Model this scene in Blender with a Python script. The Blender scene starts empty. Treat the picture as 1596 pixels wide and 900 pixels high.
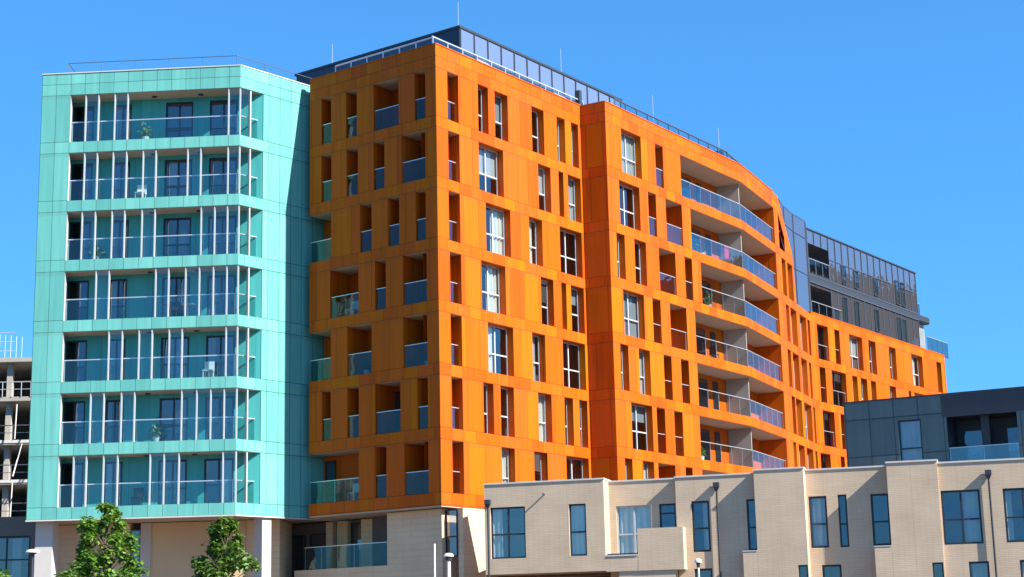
import bpy, math, random
from mathutils import Vector, Matrix
random.seed(7)
S = bpy.context.scene
COL = S.collection
R = math.radians

# ------------------------------------------------------------------ materials
def new_mat(name):
    m = bpy.data.materials.new(name); m.use_nodes = True
    nt = m.node_tree; nt.nodes.clear()
    out = nt.nodes.new('ShaderNodeOutputMaterial')
    return m, nt, out
def nd(nt, t, **k):
    n = nt.nodes.new(t)
    for a, b in k.items(): setattr(n, a, b)
    return n
def mth(nt, op, a, b=None, c=None):
    n = nt.nodes.new('ShaderNodeMath'); n.operation = op
    for i, v in enumerate((a, b, c)):
        if v is None: continue
        if isinstance(v, (int, float)): n.inputs[i].default_value = v
        else: nt.links.new(v, n.inputs[i])
    return n.outputs[0]
def mixc(nt, f, a, b, blend='MIX'):
    n = nt.nodes.new('ShaderNodeMix'); n.data_type = 'RGBA'; n.blend_type = blend
    for s, v in ((n.inputs[0], f), (n.inputs[6], a), (n.inputs[7], b)):
        if isinstance(v, (int, float)): s.default_value = v
        elif isinstance(v, tuple): s.default_value = (*v, 1)
        else: nt.links.new(v, s)
    return n.outputs[2]
def simple(name, col, rough=.6, metal=0., var=.12, scale=3., spec=.4, bump=0.):
    m, nt, out = new_mat(name)
    p = nd(nt, 'ShaderNodeBsdfPrincipled')
    p.inputs['Roughness'].default_value = rough; p.inputs['Metallic'].default_value = metal
    p.inputs['Specular IOR Level'].default_value = spec
    tc = nd(nt, 'ShaderNodeTexCoord'); nz = nd(nt, 'ShaderNodeTexNoise')
    nz.inputs['Scale'].default_value = scale; nz.inputs['Detail'].default_value = 5
    nt.links.new(tc.outputs['Object'], nz.inputs['Vector'])
    c = mixc(nt, nz.outputs['Fac'], tuple(v*(1-var) for v in col), tuple(min(1, v*(1+var)) for v in col))
    nt.links.new(c, p.inputs['Base Color'])
    if bump:
        b = nd(nt, 'ShaderNodeBump'); b.inputs['Strength'].default_value = bump; b.inputs['Distance'].default_value = .02
        nt.links.new(nz.outputs['Fac'], b.inputs['Height']); nt.links.new(b.outputs[0], p.inputs['Normal'])
    nt.links.new(p.outputs[0], out.inputs[0])
    return m
def cladding(name, tones, cw, zt, band=.57, storey=3.05, joint=.03, rough=.38, jdark=.3, metal=0., split=.5, spec=.3):
    """rainscreen panels; UV is in metres along the wall and up it"""
    m, nt, out = new_mat(name)
    p = nd(nt, 'ShaderNodeBsdfPrincipled'); p.inputs['Roughness'].default_value = rough
    p.inputs['Specular IOR Level'].default_value = spec; p.inputs['Metallic'].default_value = metal
    uv = nd(nt, 'ShaderNodeUVMap'); sp = nd(nt, 'ShaderNodeSeparateXYZ'); nt.links.new(uv.outputs[0], sp.inputs[0])
    u, v = sp.outputs[0], sp.outputs[1]
    q = mth(nt, 'DIVIDE', mth(nt, 'SUBTRACT', v, zt), storey)
    row = mth(nt, 'FLOOR', q); fr = mth(nt, 'MULTIPLY', mth(nt, 'SUBTRACT', q, row), storey)
    up = mth(nt, 'GREATER_THAN', fr, band)
    zone = mth(nt, 'ADD', mth(nt, 'MULTIPLY', row, 2), up)
    wn0 = nd(nt, 'ShaderNodeTexWhiteNoise', noise_dimensions='1D'); nt.links.new(zone, wn0.inputs['W'])
    width = mth(nt, 'ADD', cw, mth(nt, 'MULTIPLY', up, mth(nt, 'MULTIPLY', wn0.outputs['Value'], split*cw)))
    uu = mth(nt, 'ADD', mth(nt, 'DIVIDE', u, width), mth(nt, 'MULTIPLY', wn0.outputs['Value'], split))
    cell = mth(nt, 'FLOOR', uu); cf = mth(nt, 'MULTIPLY', mth(nt, 'SUBTRACT', uu, cell), width)
    cmb = nd(nt, 'ShaderNodeCombineXYZ'); nt.links.new(cell, cmb.inputs[0]); nt.links.new(zone, cmb.inputs[1])
    wn = nd(nt, 'ShaderNodeTexWhiteNoise', noise_dimensions='3D'); nt.links.new(cmb.outputs[0], wn.inputs['Vector'])
    ramp = nd(nt, 'ShaderNodeValToRGB'); ramp.color_ramp.interpolation = 'LINEAR'
    els = ramp.color_ramp.elements
    while len(els) < len(tones): els.new(.5)
    for i, t in enumerate(tones):
        els[i].position = i/(len(tones)-1); els[i].color = (*t, 1)
    nt.links.new(wn.outputs['Value'], ramp.inputs[0])
    # faint weathering
    tc = nd(nt, 'ShaderNodeTexCoord'); nz = nd(nt, 'ShaderNodeTexNoise'); nz.inputs['Scale'].default_value = .9
    nz.inputs['Detail'].default_value = 6
    mp = nd(nt, 'ShaderNodeMapping'); mp.inputs['Scale'].default_value = (4.5, 4.5, .3)
    nt.links.new(tc.outputs['Object'], mp.inputs[0]); nt.links.new(mp.outputs[0], nz.inputs['Vector'])
    w = mixc(nt, nz.outputs['Fac'], (.74, .73, .72), (1.20, 1.20, 1.20))
    c = mixc(nt, 1., ramp.outputs[0], w, 'MULTIPLY')
    jv = mth(nt, 'LESS_THAN', cf, joint)
    jh = mth(nt, 'ADD', mth(nt, 'LESS_THAN', fr, joint*1.1),
             mth(nt, 'MULTIPLY', up, mth(nt, 'LESS_THAN', mth(nt, 'SUBTRACT', fr, band), joint*1.1)))
    j = mth(nt, 'MINIMUM', mth(nt, 'ADD', jv, jh), 1)
    gr = mth(nt, 'MULTIPLY', mth(nt, 'LESS_THAN', mth(nt, 'SUBTRACT', storey, fr), mth(nt, 'MULTIPLY', nz.outputs['Fac'], .35)), .12)
    c = mixc(nt, gr, c, (.08, .06, .05))
    rg = mth(nt, 'ADD', rough-.1, mth(nt, 'MULTIPLY', wn.outputs['Value'], .2)); nt.links.new(rg, p.inputs['Roughness'])
    c2 = mixc(nt, j, c, mixc(nt, 1., c, (jdark, jdark, jdark), 'MULTIPLY'))
    nt.links.new(c2, p.inputs['Base Color'])
    b = nd(nt, 'ShaderNodeBump'); b.inputs['Strength'].default_value = .5; b.inputs['Distance'].default_value = .02; b.invert = True
    # each panel leans very slightly its own way
    ad = nd(nt, 'ShaderNodeVectorMath', operation='SCALE'); sb = nd(nt, 'ShaderNodeVectorMath', operation='SUBTRACT')
    sb.inputs[1].default_value = (.5, .5, .5); nt.links.new(wn.outputs['Color'], sb.inputs[0])
    ad.inputs[3].default_value = .03; nt.links.new(sb.outputs[0], ad.inputs[0])
    nt.links.new(j, b.inputs['Height'])
    av = nd(nt, 'ShaderNodeVectorMath', operation='ADD'); nt.links.new(b.outputs[0], av.inputs[0]); nt.links.new(ad.outputs[0], av.inputs[1])
    nv = nd(nt, 'ShaderNodeVectorMath', operation='NORMALIZE'); nt.links.new(av.outputs[0], nv.inputs[0])
    nt.links.new(nv.outputs[0], p.inputs['Normal'])
    nt.links.new(p.outputs[0], out.inputs[0])
    return m
def glass(name, tint=(.75, .82, .85), refl=.12, gain=1., rough=.0, ripple=.01, gtint=(1, 1, 1)):
    m, nt, out = new_mat(name)
    tr = nd(nt, 'ShaderNodeBsdfTransparent'); tr.inputs[0].default_value = (*tint, 1)
    gl = nd(nt, 'ShaderNodeBsdfGlossy'); gl.inputs['Roughness'].default_value = rough; gl.inputs[0].default_value = (*gtint, 1)
    lw = nd(nt, 'ShaderNodeLayerWeight'); lw.inputs[0].default_value = .5
    fz = mth(nt, 'ADD', mth(nt, 'MULTIPLY', mth(nt, 'POWER', lw.outputs['Facing'], 5), .96), .04)   # Schlick, the same from both sides
    tc = nd(nt, 'ShaderNodeTexCoord'); nz = nd(nt, 'ShaderNodeTexNoise'); nz.inputs['Scale'].default_value = 1.1
    nt.links.new(tc.outputs['Object'], nz.inputs['Vector'])
    b = nd(nt, 'ShaderNodeBump'); b.inputs['Strength'].default_value = 1; b.inputs['Distance'].default_value = ripple
    nt.links.new(nz.outputs['Fac'], b.inputs['Height']); nt.links.new(b.outputs[0], gl.inputs['Normal'])
    f = mth(nt, 'MINIMUM', mth(nt, 'ADD', mth(nt, 'MULTIPLY', fz, gain), refl), 1)
    mx = nd(nt, 'ShaderNodeMixShader'); nt.links.new(f, mx.inputs[0]); nt.links.new(tr.outputs[0], mx.inputs[1]); nt.links.new(gl.outputs[0], mx.inputs[2])
    nt.links.new(mx.outputs[0], out.inputs[0])
    return m
def brick(name, c1, c2, mortar, scale=1.):
    m, nt, out = new_mat(name)
    p = nd(nt, 'ShaderNodeBsdfPrincipled'); p.inputs['Roughness'].default_value = .85; p.inputs['Specular IOR Level'].default_value = .2
    uv = nd(nt, 'ShaderNodeUVMap'); bt = nd(nt, 'ShaderNodeTexBrick')
    nt.links.new(uv.outputs[0], bt.inputs['Vector'])
    bt.inputs['Color1'].default_value = (*c1, 1); bt.inputs['Color2'].default_value = (*c2, 1); bt.inputs['Mortar'].default_value = (*mortar, 1)
    bt.inputs['Scale'].default_value = 1; bt.inputs['Brick Width'].default_value = .48*scale; bt.inputs['Row Height'].default_value = .075*scale
    bt.inputs['Mortar Size'].default_value = .012*scale; bt.inputs['Bias'].default_value = 0
    tc = nd(nt, 'ShaderNodeTexCoord'); nz = nd(nt, 'ShaderNodeTexNoise'); nz.inputs['Scale'].default_value = .8; nz.inputs['Detail'].default_value = 7
    nt.links.new(tc.outputs['Object'], nz.inputs['Vector'])
    w = mixc(nt, nz.outputs['Fac'], (.8, .79, .77), (1.15, 1.15, 1.16))
    c = mixc(nt, 1., bt.outputs['Color'], w, 'MULTIPLY')
    # long expansion joints
    sp = nd(nt, 'ShaderNodeSeparateXYZ'); nt.links.new(uv.outputs[0], sp.inputs[0])
    ff = mth(nt, 'FRACT', mth(nt, 'DIVIDE', sp.outputs[0], 1.87)); ej = mth(nt, 'LESS_THAN', ff, .012)
    c = mixc(nt, mth(nt, 'MULTIPLY', ej, .25), c, (.2, .17, .14))
    nt.links.new(c, p.inputs['Base Color'])
    nt.links.new(p.outputs[0], out.inputs[0])
    return m

M = {}
M['orange'] = cladding('orange panels', [(.50, .078, .005), (.53, .106, .003), (.57, .100, .010), (.54, .134, .002)], .93, 29.62, band=.57, joint=.026, jdark=.5, rough=.55, spec=.1, metal=.0)
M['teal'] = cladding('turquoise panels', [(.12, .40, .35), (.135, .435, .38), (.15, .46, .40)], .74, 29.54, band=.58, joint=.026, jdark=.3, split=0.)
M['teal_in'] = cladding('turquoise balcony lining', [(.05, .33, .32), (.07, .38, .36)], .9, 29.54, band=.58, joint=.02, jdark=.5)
M['soffit'] = simple('beige soffit', (.46, .38, .30), .8)
M['slab'] = simple('balcony deck', (.25, .22, .2), .8)
M['dark_frame'] = simple('dark window frame', (.022, .026, .035), .4)
M['grey_frame'] = simple('grey window frame', (.42, .43, .44), .4)
M['metal'] = simple('brushed light metal', (.62, .64, .66), .35, .6)
M['post'] = simple('pale aluminium post', (.45, .48, .49), .4, .15)
M['rail_dark'] = simple('dark metal rail', (.10, .12, .16), .4, .4)
M['glass'] = glass('window glass', (.72, .78, .8), .16, 1.)
M['glass_sky'] = glass('sky tinted window glass', (.55, .62, .66), .13, 1., gtint=(.72, .82, .95), ripple=.03)  # blue of the mirrored sky is put into the reflection colour
M['glass_dark'] = glass('dark door glass', (.45, .5, .58), .13, .9)
M['glass_rail'] = glass('balustrade glass', (.84, .89, .90), .085, 1., gtint=(.82, .88, .92))
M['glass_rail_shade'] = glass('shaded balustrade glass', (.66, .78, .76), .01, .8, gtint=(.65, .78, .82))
M['glass_rail_clear'] = glass('clear balustrade glass', (.90, .92, .93), .0, .7)
M['glass_teal'] = glass('tinted balustrade glass', (.80, .91, .92), .02, .8)
M['glass_screen'] = glass('wind screen glass', (.90, .95, .96), .015, .8)
M['curtain'] = simple('white curtain', (.66, .65, .58), .9, var=.15, scale=1.5)
M['blind'] = simple('grey blind', (.42, .43, .42), .9)
M['room'] = simple('room interior', (.10, .09, .085), .9)
M['core'] = simple('inner wall', (.13, .11, .10), .9)
M['navy'] = simple('navy cladding', (.022, .034, .07), .4, var=.2)
M['roof'] = simple('roof membrane', (.22, .22, .22), .9)
M['sand'] = brick('sand brick', (.60, .465, .325), (.55, .425, .295), (.47, .365, .26))
M['coping'] = simple('pale stone coping', (.55, .52, .47), .7)
M['concrete'] = simple('concrete', (.34, .31, .27), .85, var=.25, scale=.8)
M['concrete_w'] = simple('pale column render', (.50, .46, .42), .75, var=.08)
M['podium'] = brick('podium stone', (.72, .52, .33), (.71, .51, .325), (.66, .48, .30), 4.)
M['warm'] = simple('warm bounce and panel tone', (.60, .42, .24), .7, var=.12, scale=.6)  # reflected light on the tower's podium wall is put into this colour
M['grey_clad'] = cladding('slate blue panels', [(.09, .155, .165), (.105, .17, .18)], 1.22, 12.38, band=1.2, joint=.055, rough=.4, jdark=.45, split=0.)
M['charcoal'] = simple('charcoal metal', (.035, .042, .055), .45)
M['leaf'] = None
M['bark'] = simple('bark', (.10, .075, .05), .9, bump=.4, scale=14)
M['asphalt'] = simple('asphalt', (.05, .05, .052), .9, var=.3, scale=6)
M['paving'] = brick('limestone paving', (.20, .13, .10), (.17, .11, .085), (.1, .08, .07), 2.5)
M['grass'] = simple('mown grass', (.05, .09, .02), .95, var=.4, scale=2)
M['earth'] = simple('dry pale ground', (.07, .075, .04), .95, var=.3, scale=.3)
M['line'] = simple('road paint', (.75, .75, .72), .7)
M['white'] = simple('white paint', (.70, .70, .68), .5)
M['brown'] = brick('brown brick', (.16, .085, .055), (.12, .06, .04), (.2, .17, .15), 2.)
M['pink'] = simple('pink cloth', (.75, .08, .18), .9)
M['gravelgrey'] = simple('grey brown render', (.14, .125, .115), .85)
# curtain wall glass of the penthouses: strongly reflective
def curtainwall(name, base, refl, tint):
    m, nt, out = new_mat(name)
    df = nd(nt, 'ShaderNodeBsdfPrincipled'); df.inputs['Base Color'].default_value = (*base, 1); df.inputs['Roughness'].default_value = .5
    gl = nd(nt, 'ShaderNodeBsdfGlossy'); gl.inputs['Roughness'].default_value = .015; gl.inputs[0].default_value = (*tint, 1)
    tc = nd(nt, 'ShaderNodeTexCoord'); nz = nd(nt, 'ShaderNodeTexNoise'); nz.inputs['Scale'].default_value = .9
    nt.links.new(tc.outputs['Object'], nz.inputs['Vector'])
    b = nd(nt, 'ShaderNodeBump'); b.inputs['Strength'].default_value = 1; b.inputs['Distance'].default_value = .02
    nt.links.new(nz.outputs['Fac'], b.inputs['Height']); nt.links.new(b.outputs[0], gl.inputs['Normal'])
    mx = nd(nt, 'ShaderNodeMixShader'); mx.inputs[0].default_value = refl
    nt.links.new(df.outputs[0], mx.inputs[1]); nt.links.new(gl.outputs[0], mx.inputs[2]); nt.links.new(mx.outputs[0], out.inputs[0])
    return m
M['cw'] = curtainwall('blue grey curtain wall glass', (.065, .058, .058), .46, (.78, .80, .88))
M['cw_main'] = curtainwall('lavender rooftop glass', (.14, .17, .25), .36, (.85, .85, .95))
def leafmat(name, a, b):
    m, nt, out = new_mat(name)
    oi = nd(nt, 'ShaderNodeNewGeometry'); wn = nd(nt, 'ShaderNodeMath', operation='MULTIPLY'); wn.inputs[1].default_value = 1
    nt.links.new(oi.outputs['Random Per Island'], wn.inputs[0])
    c = mixc(nt, wn.outputs[0], a, b)
    p = nd(nt, 'ShaderNodeBsdfPrincipled'); p.inputs['Roughness'].default_value = .45; nt.links.new(c, p.inputs['Base Color'])
    t = nd(nt, 'ShaderNodeBsdfTranslucent'); c2 = mixc(nt, 1., c, (1.4, 1.5, .6), 'MULTIPLY'); nt.links.new(c2, t.inputs[0])
    mx = nd(nt, 'ShaderNodeMixShader'); mx.inputs[0].default_value = .28
    nt.links.new(p.outputs[0], mx.inputs[1]); nt.links.new(t.outputs[0], mx.inputs[2]); nt.links.new(mx.outputs[0], out.inputs[0])
    return m
M['leaf'] = leafmat('green leaves', (.05, .135, .014), (.15, .25, .03))
M['leaf_dark'] = leafmat('deep green leaves', (.035, .095, .012), (.12, .19, .022))

# ------------------------------------------------------------------ mesh helpers
def area(p): return sum(p[i][0]*p[(i+1) % len(p)][1]-p[(i+1) % len(p)][0]*p[i][1] for i in range(len(p)))
class MB:
    def __init__(s): s.v = []; s.f = []; s.m = []; s.uv = []; s.mats = []
    def mi(s, mat):
        if mat not in s.mats: s.mats.append(mat)
        return s.mats.index(mat)
    def face(s, pts, mat, uvs=None):
        i = len(s.v); s.v += [tuple(p) for p in pts]; s.f.append(tuple(range(i, i+len(pts)))); s.m.append(s.mi(mat))
        if uvs is None:
            p0 = Vector(pts[0]); n = (Vector(pts[1])-p0).cross(Vector(pts[2])-p0)
            if abs(n.z) > .7*n.length: uvs = [(p[0], p[1]) for p in pts]
            else:
                d = Vector((-n.y, n.x, 0)); d = d.normalized() if d.length > 1e-9 else Vector((1, 0, 0))
                uvs = [(Vector(p).dot(d), p[2]) for p in pts]
        s.uv += list(uvs)
        return s
    def hexa(s, b, t, mat):
        """b, t: four bottom and four top points, same winding"""
        if area(b) < 0: b, t = b[::-1], t[::-1]
        s.face(b[::-1], mat); s.face(t, mat)
        for i in range(len(b)):
            j = (i+1) % len(b); s.face([b[i], b[j], t[j], t[i]], mat)
        return s
    def prism(s, plan, z0, z1, mat, top=None):
        if area(plan) < 0: plan = plan[::-1]
        b = [(x, y, z0) for x, y in plan]; t = [(x, y, z1) for x, y in plan]
        s.face(b[::-1], mat); s.face(t, top or mat)
        for i in range(len(b)):
            j = (i+1) % len(b); s.face([b[i], b[j], t[j], t[i]], mat)
        return s
    def box(s, W, a, b, d0, d1, z0, z1, mat):
        """box in a wall's own frame: a..b along it, d0..d1 outward, z0..z1 up"""
        return s.hexa([W.P(a, d0, z0), W.P(b, d0, z0), W.P(b, d1, z0), W.P(a, d1, z0)],
                      [W.P(a, d0, z1), W.P(b, d0, z1), W.P(b, d1, z1), W.P(a, d1, z1)], mat)
    def tube(s, p0, p1, r0, r1, mat, n=8):
        p0, p1 = Vector(p0), Vector(p1); ax = (p1-p0).normalized()
        u = ax.orthogonal().normalized(); w = ax.cross(u)
        A = [p0+(u*math.cos(2*math.pi*i/n)+w*math.sin(2*math.pi*i/n))*r0 for i in range(n)]
        B = [p1+(u*math.cos(2*math.pi*i/n)+w*math.sin(2*math.pi*i/n))*r1 for i in range(n)]
        for i in range(n):
            j = (i+1) % n; s.face([A[i], A[j], B[j], B[i]], mat)
        s.face(A[::-1], mat); s.face(B, mat)
        return s
    def lathe(s, c, prof, mat, n=20):
        for k in range(len(prof)-1):
            (r0, z0), (r1, z1) = prof[k], prof[k+1]
            for i in range(n):
                a, b = 2*math.pi*i/n, 2*math.pi*(i+1)/n
                P = lambda r, t, z: (c[0]+r*math.cos(t), c[1]+r*math.sin(t), c[2]+z)
                q = [P(r0, a, z0), P(r0, b, z0), P(r1, b, z1), P(r1, a, z1)]
                if r0 < 1e-6: q = [q[0], q[2], q[3]]
                elif r1 < 1e-6: q = q[:3]
                s.face(q, mat)
        return s
    def build(s, name, parent=None, smooth=False):
        me = bpy.data.meshes.new(name); me.from_pydata(s.v, [], s.f)
        for m in s.mats: me.materials.append(M[m])
        me.polygons.foreach_set('material_index', s.m)
        ul = me.uv_layers.new(name='UVMap')
        flat = []
        for q in s.uv: flat += [q[0], q[1]]
        ul.data.foreach_set('uv', flat)
        if smooth: me.polygons.foreach_set('use_smooth', [True]*len(s.f))
        me.update()
        o = bpy.data.objects.new(name, me); COL.objects.link(o)
        if parent is not None: o.parent = parent; o.matrix_parent_inverse = world_inv(parent)
        return o
def world_inv(p):
    m = Matrix.Identity(4); q = p; chain = []
    while q is not None: chain.append(q); q = q.parent
    for q in reversed(chain): m = m @ (q.matrix_parent_inverse if q.parent else Matrix.Identity(4)) @ Matrix.Translation(q.location)
    return m.inverted()
def thing(name, label, cat, loc=(0, 0, 0), group=None):
    o = bpy.data.objects.new(name, None); COL.objects.link(o); o.location = loc
    o.empty_display_size = .5
    o['label'] = label; o['category'] = cat
    if group: o['group'] = group
    return o
def tag(o, label, cat, group=None):
    o['label'] = label; o['category'] = cat
    if group: o['group'] = group
    return o
class Wall:
    def __init__(s, A, deg=None, B=None):
        s.A = A
        if B is not None: deg = math.degrees(math.atan2(B[1]-A[1], B[0]-A[0])); s.L = math.dist(A, B)
        s.deg = deg; s.c, s.s = math.cos(R(deg)), math.sin(R(deg))
    def P(s, a, d, z): return (s.A[0]+s.c*a+s.s*d, s.A[1]+s.s*a-s.c*d, z)
    def XY(s, a, d=0): p = s.P(a, d, 0); return (p[0], p[1])
    def moved(s, d): return Wall(s.XY(0, d), s.deg)

def facade(W, s0, s1, z0, z1, ops, mat, mb=None, name='wall', parent=None, u0=0.):
    """panelled sheet with real openings; ops: (a, b, z0, z1, reveal depth or 0, edge flags)"""
    mb = mb or MB()
    ss = sorted({s0, s1, *[max(s0, min(s1, v)) for o in ops for v in o[:2]]})
    zs = sorted({z0, z1, *[max(z0, min(z1, v)) for o in ops for v in o[2:4]]})
    def inside(a, z): return any(o[0] < a < o[1] and o[2] < z < o[3] for o in ops)
    for j in range(len(zs)-1):
        zc = (zs[j]+zs[j+1])/2; run = None
        for i in range(len(ss)-1):
            solid = not inside((ss[i]+ss[i+1])/2, zc)
            if solid and run is None: run = ss[i]
            if run is not None and (not solid or i == len(ss)-2):
                e = ss[i+1] if solid else ss[i]
                mb.face([W.P(run, 0, zs[j]), W.P(e, 0, zs[j]), W.P(e, 0, zs[j+1]), W.P(run, 0, zs[j+1])], mat,
                        [(run+u0, zs[j]), (e+u0, zs[j]), (e+u0, zs[j+1]), (run+u0, zs[j+1])])
                run = None
    for o in ops:
        a, b, za, zb, r = o[:5]
        if not r: continue
        q = lambda p: p
        mb.face([W.P(a, 0, za), W.P(a, -r, za), W.P(a, -r, zb), W.P(a, 0, zb)], mat, [(a+.1+u0, za+.08), (a+.3+u0, za+.08), (a+.3+u0, zb-.05), (a+.1+u0, zb-.05)])
        mb.face([W.P(b, 0, za), W.P(b, -r, za), W.P(b, -r, zb), W.P(b, 0, zb)], mat, [(b+.1+u0, za+.08), (b+.3+u0, za+.08), (b+.3+u0, zb-.05), (b+.1+u0, zb-.05)])
        mb.face([W.P(a, 0, zb), W.P(b, 0, zb), W.P(b, -r, zb), W.P(a, -r, zb)], mat)
        mb.face([W.P(a, 0, za), W.P(b, 0, za), W.P(b, -r, za), W.P(a, -r, za)], mat)
    if parent is not None: return mb.build(name, parent)
    return mb

def window(W, a, b, z0, z1, d, parent, frame='grey_frame', glassm='glass', split=None, transom=.42, curtain=None, t=.06, name='window', pane='pane'):
    """frame mesh, with the pane and the curtain as its pieces; d = outward position of the frame's face"""
    mb = MB(); dd = d-.07
    a += .004; b -= .004; z0 += .004; z1 -= .004
    mb.box(W, a, a+t, dd, d, z0, z1, frame); mb.box(W, b-t, b, dd, d, z0, z1, frame)
    mb.box(W, a+t, b-t, dd, d, z0, z0+t, frame); mb.box(W, a+t, b-t, dd, d, z1-t, z1, frame)
    cuts = []
    if split is None: split = 1 if (b-a) > 1.3 else 0
    for i in range(split):
        c = a+(b-a)*(i+1)/(split+1); mb.box(W, c-.04, c+.04, dd+.002, d+.004, z0+t, z1-t, frame)
    if transom:
        zt = z0+(z1-z0)*transom
        xs = [a+t]+[a+(b-a)*(i+1)/(split+1) for i in range(split)]+[b-t]
        for i in range(len(xs)-1):
            l = xs[i]+(.04 if i else 0); r = xs[i+1]-(.04 if i < len(xs)-2 else 0)
            mb.box(W, l, r, dd+.004, d-.004, zt-.035, zt+.035, frame)
    o = mb.build(name, parent)
    g = MB(); g.face([W.P(a+t, d-.035, z0+t), W.P(b-t, d-.035, z0+t), W.P(b-t, d-.035, z1-t), W.P(a+t, d-.035, z1-t)], glassm)
    g.build(pane, o)
    if curtain:
        kind, fa, fb = curtain
        cm = MB(); ca = a+(b-a)*fa; cb = a+(b-a)*fb; n = max(4, int((cb-ca)/.06)); ph = random.random()*6
        for i in range(n):
            x0 = ca+(cb-ca)*i/n; x1 = ca+(cb-ca)*(i+1)/n
            amp = .045 if kind == 'curtain' else 0
            d0 = d-.13+amp*math.sin(i*1.35+ph); d1 = d-.13+amp*math.sin((i+1)*1.35+ph)
            zlo = z0 if kind == 'curtain' else z0+(z1-z0)*random.choice((.0, .45, .7))
            if kind != 'curtain': zlo = z0+(z1-z0)*BL[0]
            cm.face([W.P(x0, d0, zlo), W.P(x1, d1, zlo), W.P(x1, d1, z1), W.P(x0, d0, z1)], kind)
        cm.build('curtain' if kind == 'curtain' else 'blind', o)
    return o
BL = [.5]
def rail(W, a, b, d, z0, h, parent, glassm='glass_rail', top='metal', posts=1.4, thick=.035, name='balustrade'):
    """glass balustrade with handrail and small posts"""
    g = MB(); g.box(W, a+.02, b-.02, d-.012, d, z0+.03, z0+h-.03, glassm)
    o = g.build(name, parent)
    t = MB(); t.box(W, a, b, d-.03, d+.02, z0+h-.03, z0+h+thick-.03, top); t.build('handrail', o)
    n = max(1, round((b-a)/posts)); 
    if b-a > 1.2:
        t = MB()
        for i in range(n+1):
            x = a+.03+(b-a-.06)*i/n; t.box(W, x-.015, x+.015, d-.045, d-.014, z0, z0+h-.032, top)
        t.build('baluster', o)
    return o
def recess(W, a, b, z0, z1, dep, parent, side='orange', back='orange', doors=(), glassm='glass_rail', openL=False, rail_d=-.08, h=1.08, door_glass='glass_dark', u0=0):
    """an inset balcony: lining, glazed doors, balustrade"""
    mb = MB()
    uvq = lambda x: [(x+.1, z0+.1), (x+.9*dep, z0+.1), (x+.9*dep, z1-.05), (x+.1, z1-.05)]
    if not openL: mb.face([W.P(a, 0, z0), W.P(a, -dep, z0), W.P(a, -dep, z1), W.P(a, 0, z1)], side, uvq(a))
    mb.face([W.P(b, 0, z0), W.P(b, -dep, z0), W.P(b, -dep, z1), W.P(b, 0, z1)], side, uvq(b))
    mb.face([W.P(a, 0, z1), W.P(b, 0, z1), W.P(b, -dep, z1), W.P(a, -dep, z1)], 'soffit')
    mb.face([W.P(a, 0, z0), W.P(b, 0, z0), W.P(b, -dep, z0), W.P(a, -dep, z0)], 'slab')
    e0, e1 = a-.6, b+.3
    mb.face([W.P(e0, -dep, z0), W.P(e1, -dep, z0), W.P(e1, -dep, z1), W.P(e0, -dep, z1)], back, [(e0, z0+.1), (e1, z0+.1), (e1, z1-.03), (e0, z1-.03)])
    o = mb.build('balcony', parent)
    for (da, db) in doors:
        dm = MB(); d = -dep+.06
        za, zb = z0+.05, z1-.25; t = .07
        dm.box(W, da, da+t, d-.055, d, za, zb, 'dark_frame'); dm.box(W, db-t, db, d-.055, d, za, zb, 'dark_frame')
        dm.box(W, da+t, db-t, d-.055, d, za, za+t, 'dark_frame'); dm.box(W, da+t, db-t, d-.055, d, zb-t, zb, 'dark_frame')
        if db-da > 1.1:
            c = (da+db)/2; dm.box(W, c-.05, c+.05, d-.055, d-.002, za+t, zb-t, 'dark_frame')
        dm.face([W.P(da, d-.056, za), W.P(db, d-.056, za), W.P(db, d-.056, zb), W.P(da, d-.056, zb)], 'room')
        dm.face([W.P(da+t, d-.03, za+t), W.P(db-t, d-.03, za+t), W.P(db-t, d-.03, zb-t), W.P(da+t, d-.03, zb-t)], door_glass)
        dm.build('door', o)
    rail(W, a+.01 if not openL else a, b-.01, rail_d, z0, h, o, glassm)
    return o

# ------------------------------------------------------------------ plan of the place (metres; the eye stands at 0, 0, 1.7)
cyL = (-23.6, 81.51); cyC = (-13.416, 80.785); cyR = (-10.407, 84.167)
oL = (-10.256, 83.558); oC = (-3.491, 78.551); oR = (3.968, 88.788)
sC = (5.293, 87.992); k1 = (14.308, 100.963); k2 = (17.303, 107.518); cr = (20.850, 116.019)
T = [29.62-3.05*k for k in range(8)]
HO = 2.48
TC = [29.54-3.05*k for k in range(8)]
ROOF = 30.80; BASE = 8.24; RW = 24.23

# ------------------------------------------------------------------ ground
g = MB(); g.face([(-900, -500, -.012), (900, -500, -.012), (900, 2000, -.012), (-900, 2000, -.012)], 'earth')
o = g.build('ground'); o['kind'] = 'structure'
g = MB(); g.prism([(-70, 50), (60, 44), (75, 160), (-70, 160)], -.1, .12, 'paving'); o = g.build('pavement'); o['kind'] = 'structure'
g = MB(); g.face([(-200, 30, -.006), (200, 18, -.006), (200, 30, -.006), (-200, 42, -.006)], 'asphalt'); o = g.build('road'); o['kind'] = 'structure'
g = MB()
for i in range(-30, 30):
    x = i*6; y = 36-x*.03-3+3
    g.face([(x, 30-x*.03-.06+0, -.002), (x+3, 30-(x+3)*.03-.06, -.002), (x+3, 30-(x+3)*.03+.06, -.002), (x, 30-x*.03+.06, -.002)], 'line')
o = g.build('road_markings'); o['kind'] = 'structure'
g = MB(); g.prism([(-200, 42.0), (-200, 42.25), (200, 30.25), (200, 30.0)], -.1, .12, 'concrete'); o = g.build('kerb'); o['kind'] = 'structure'

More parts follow.
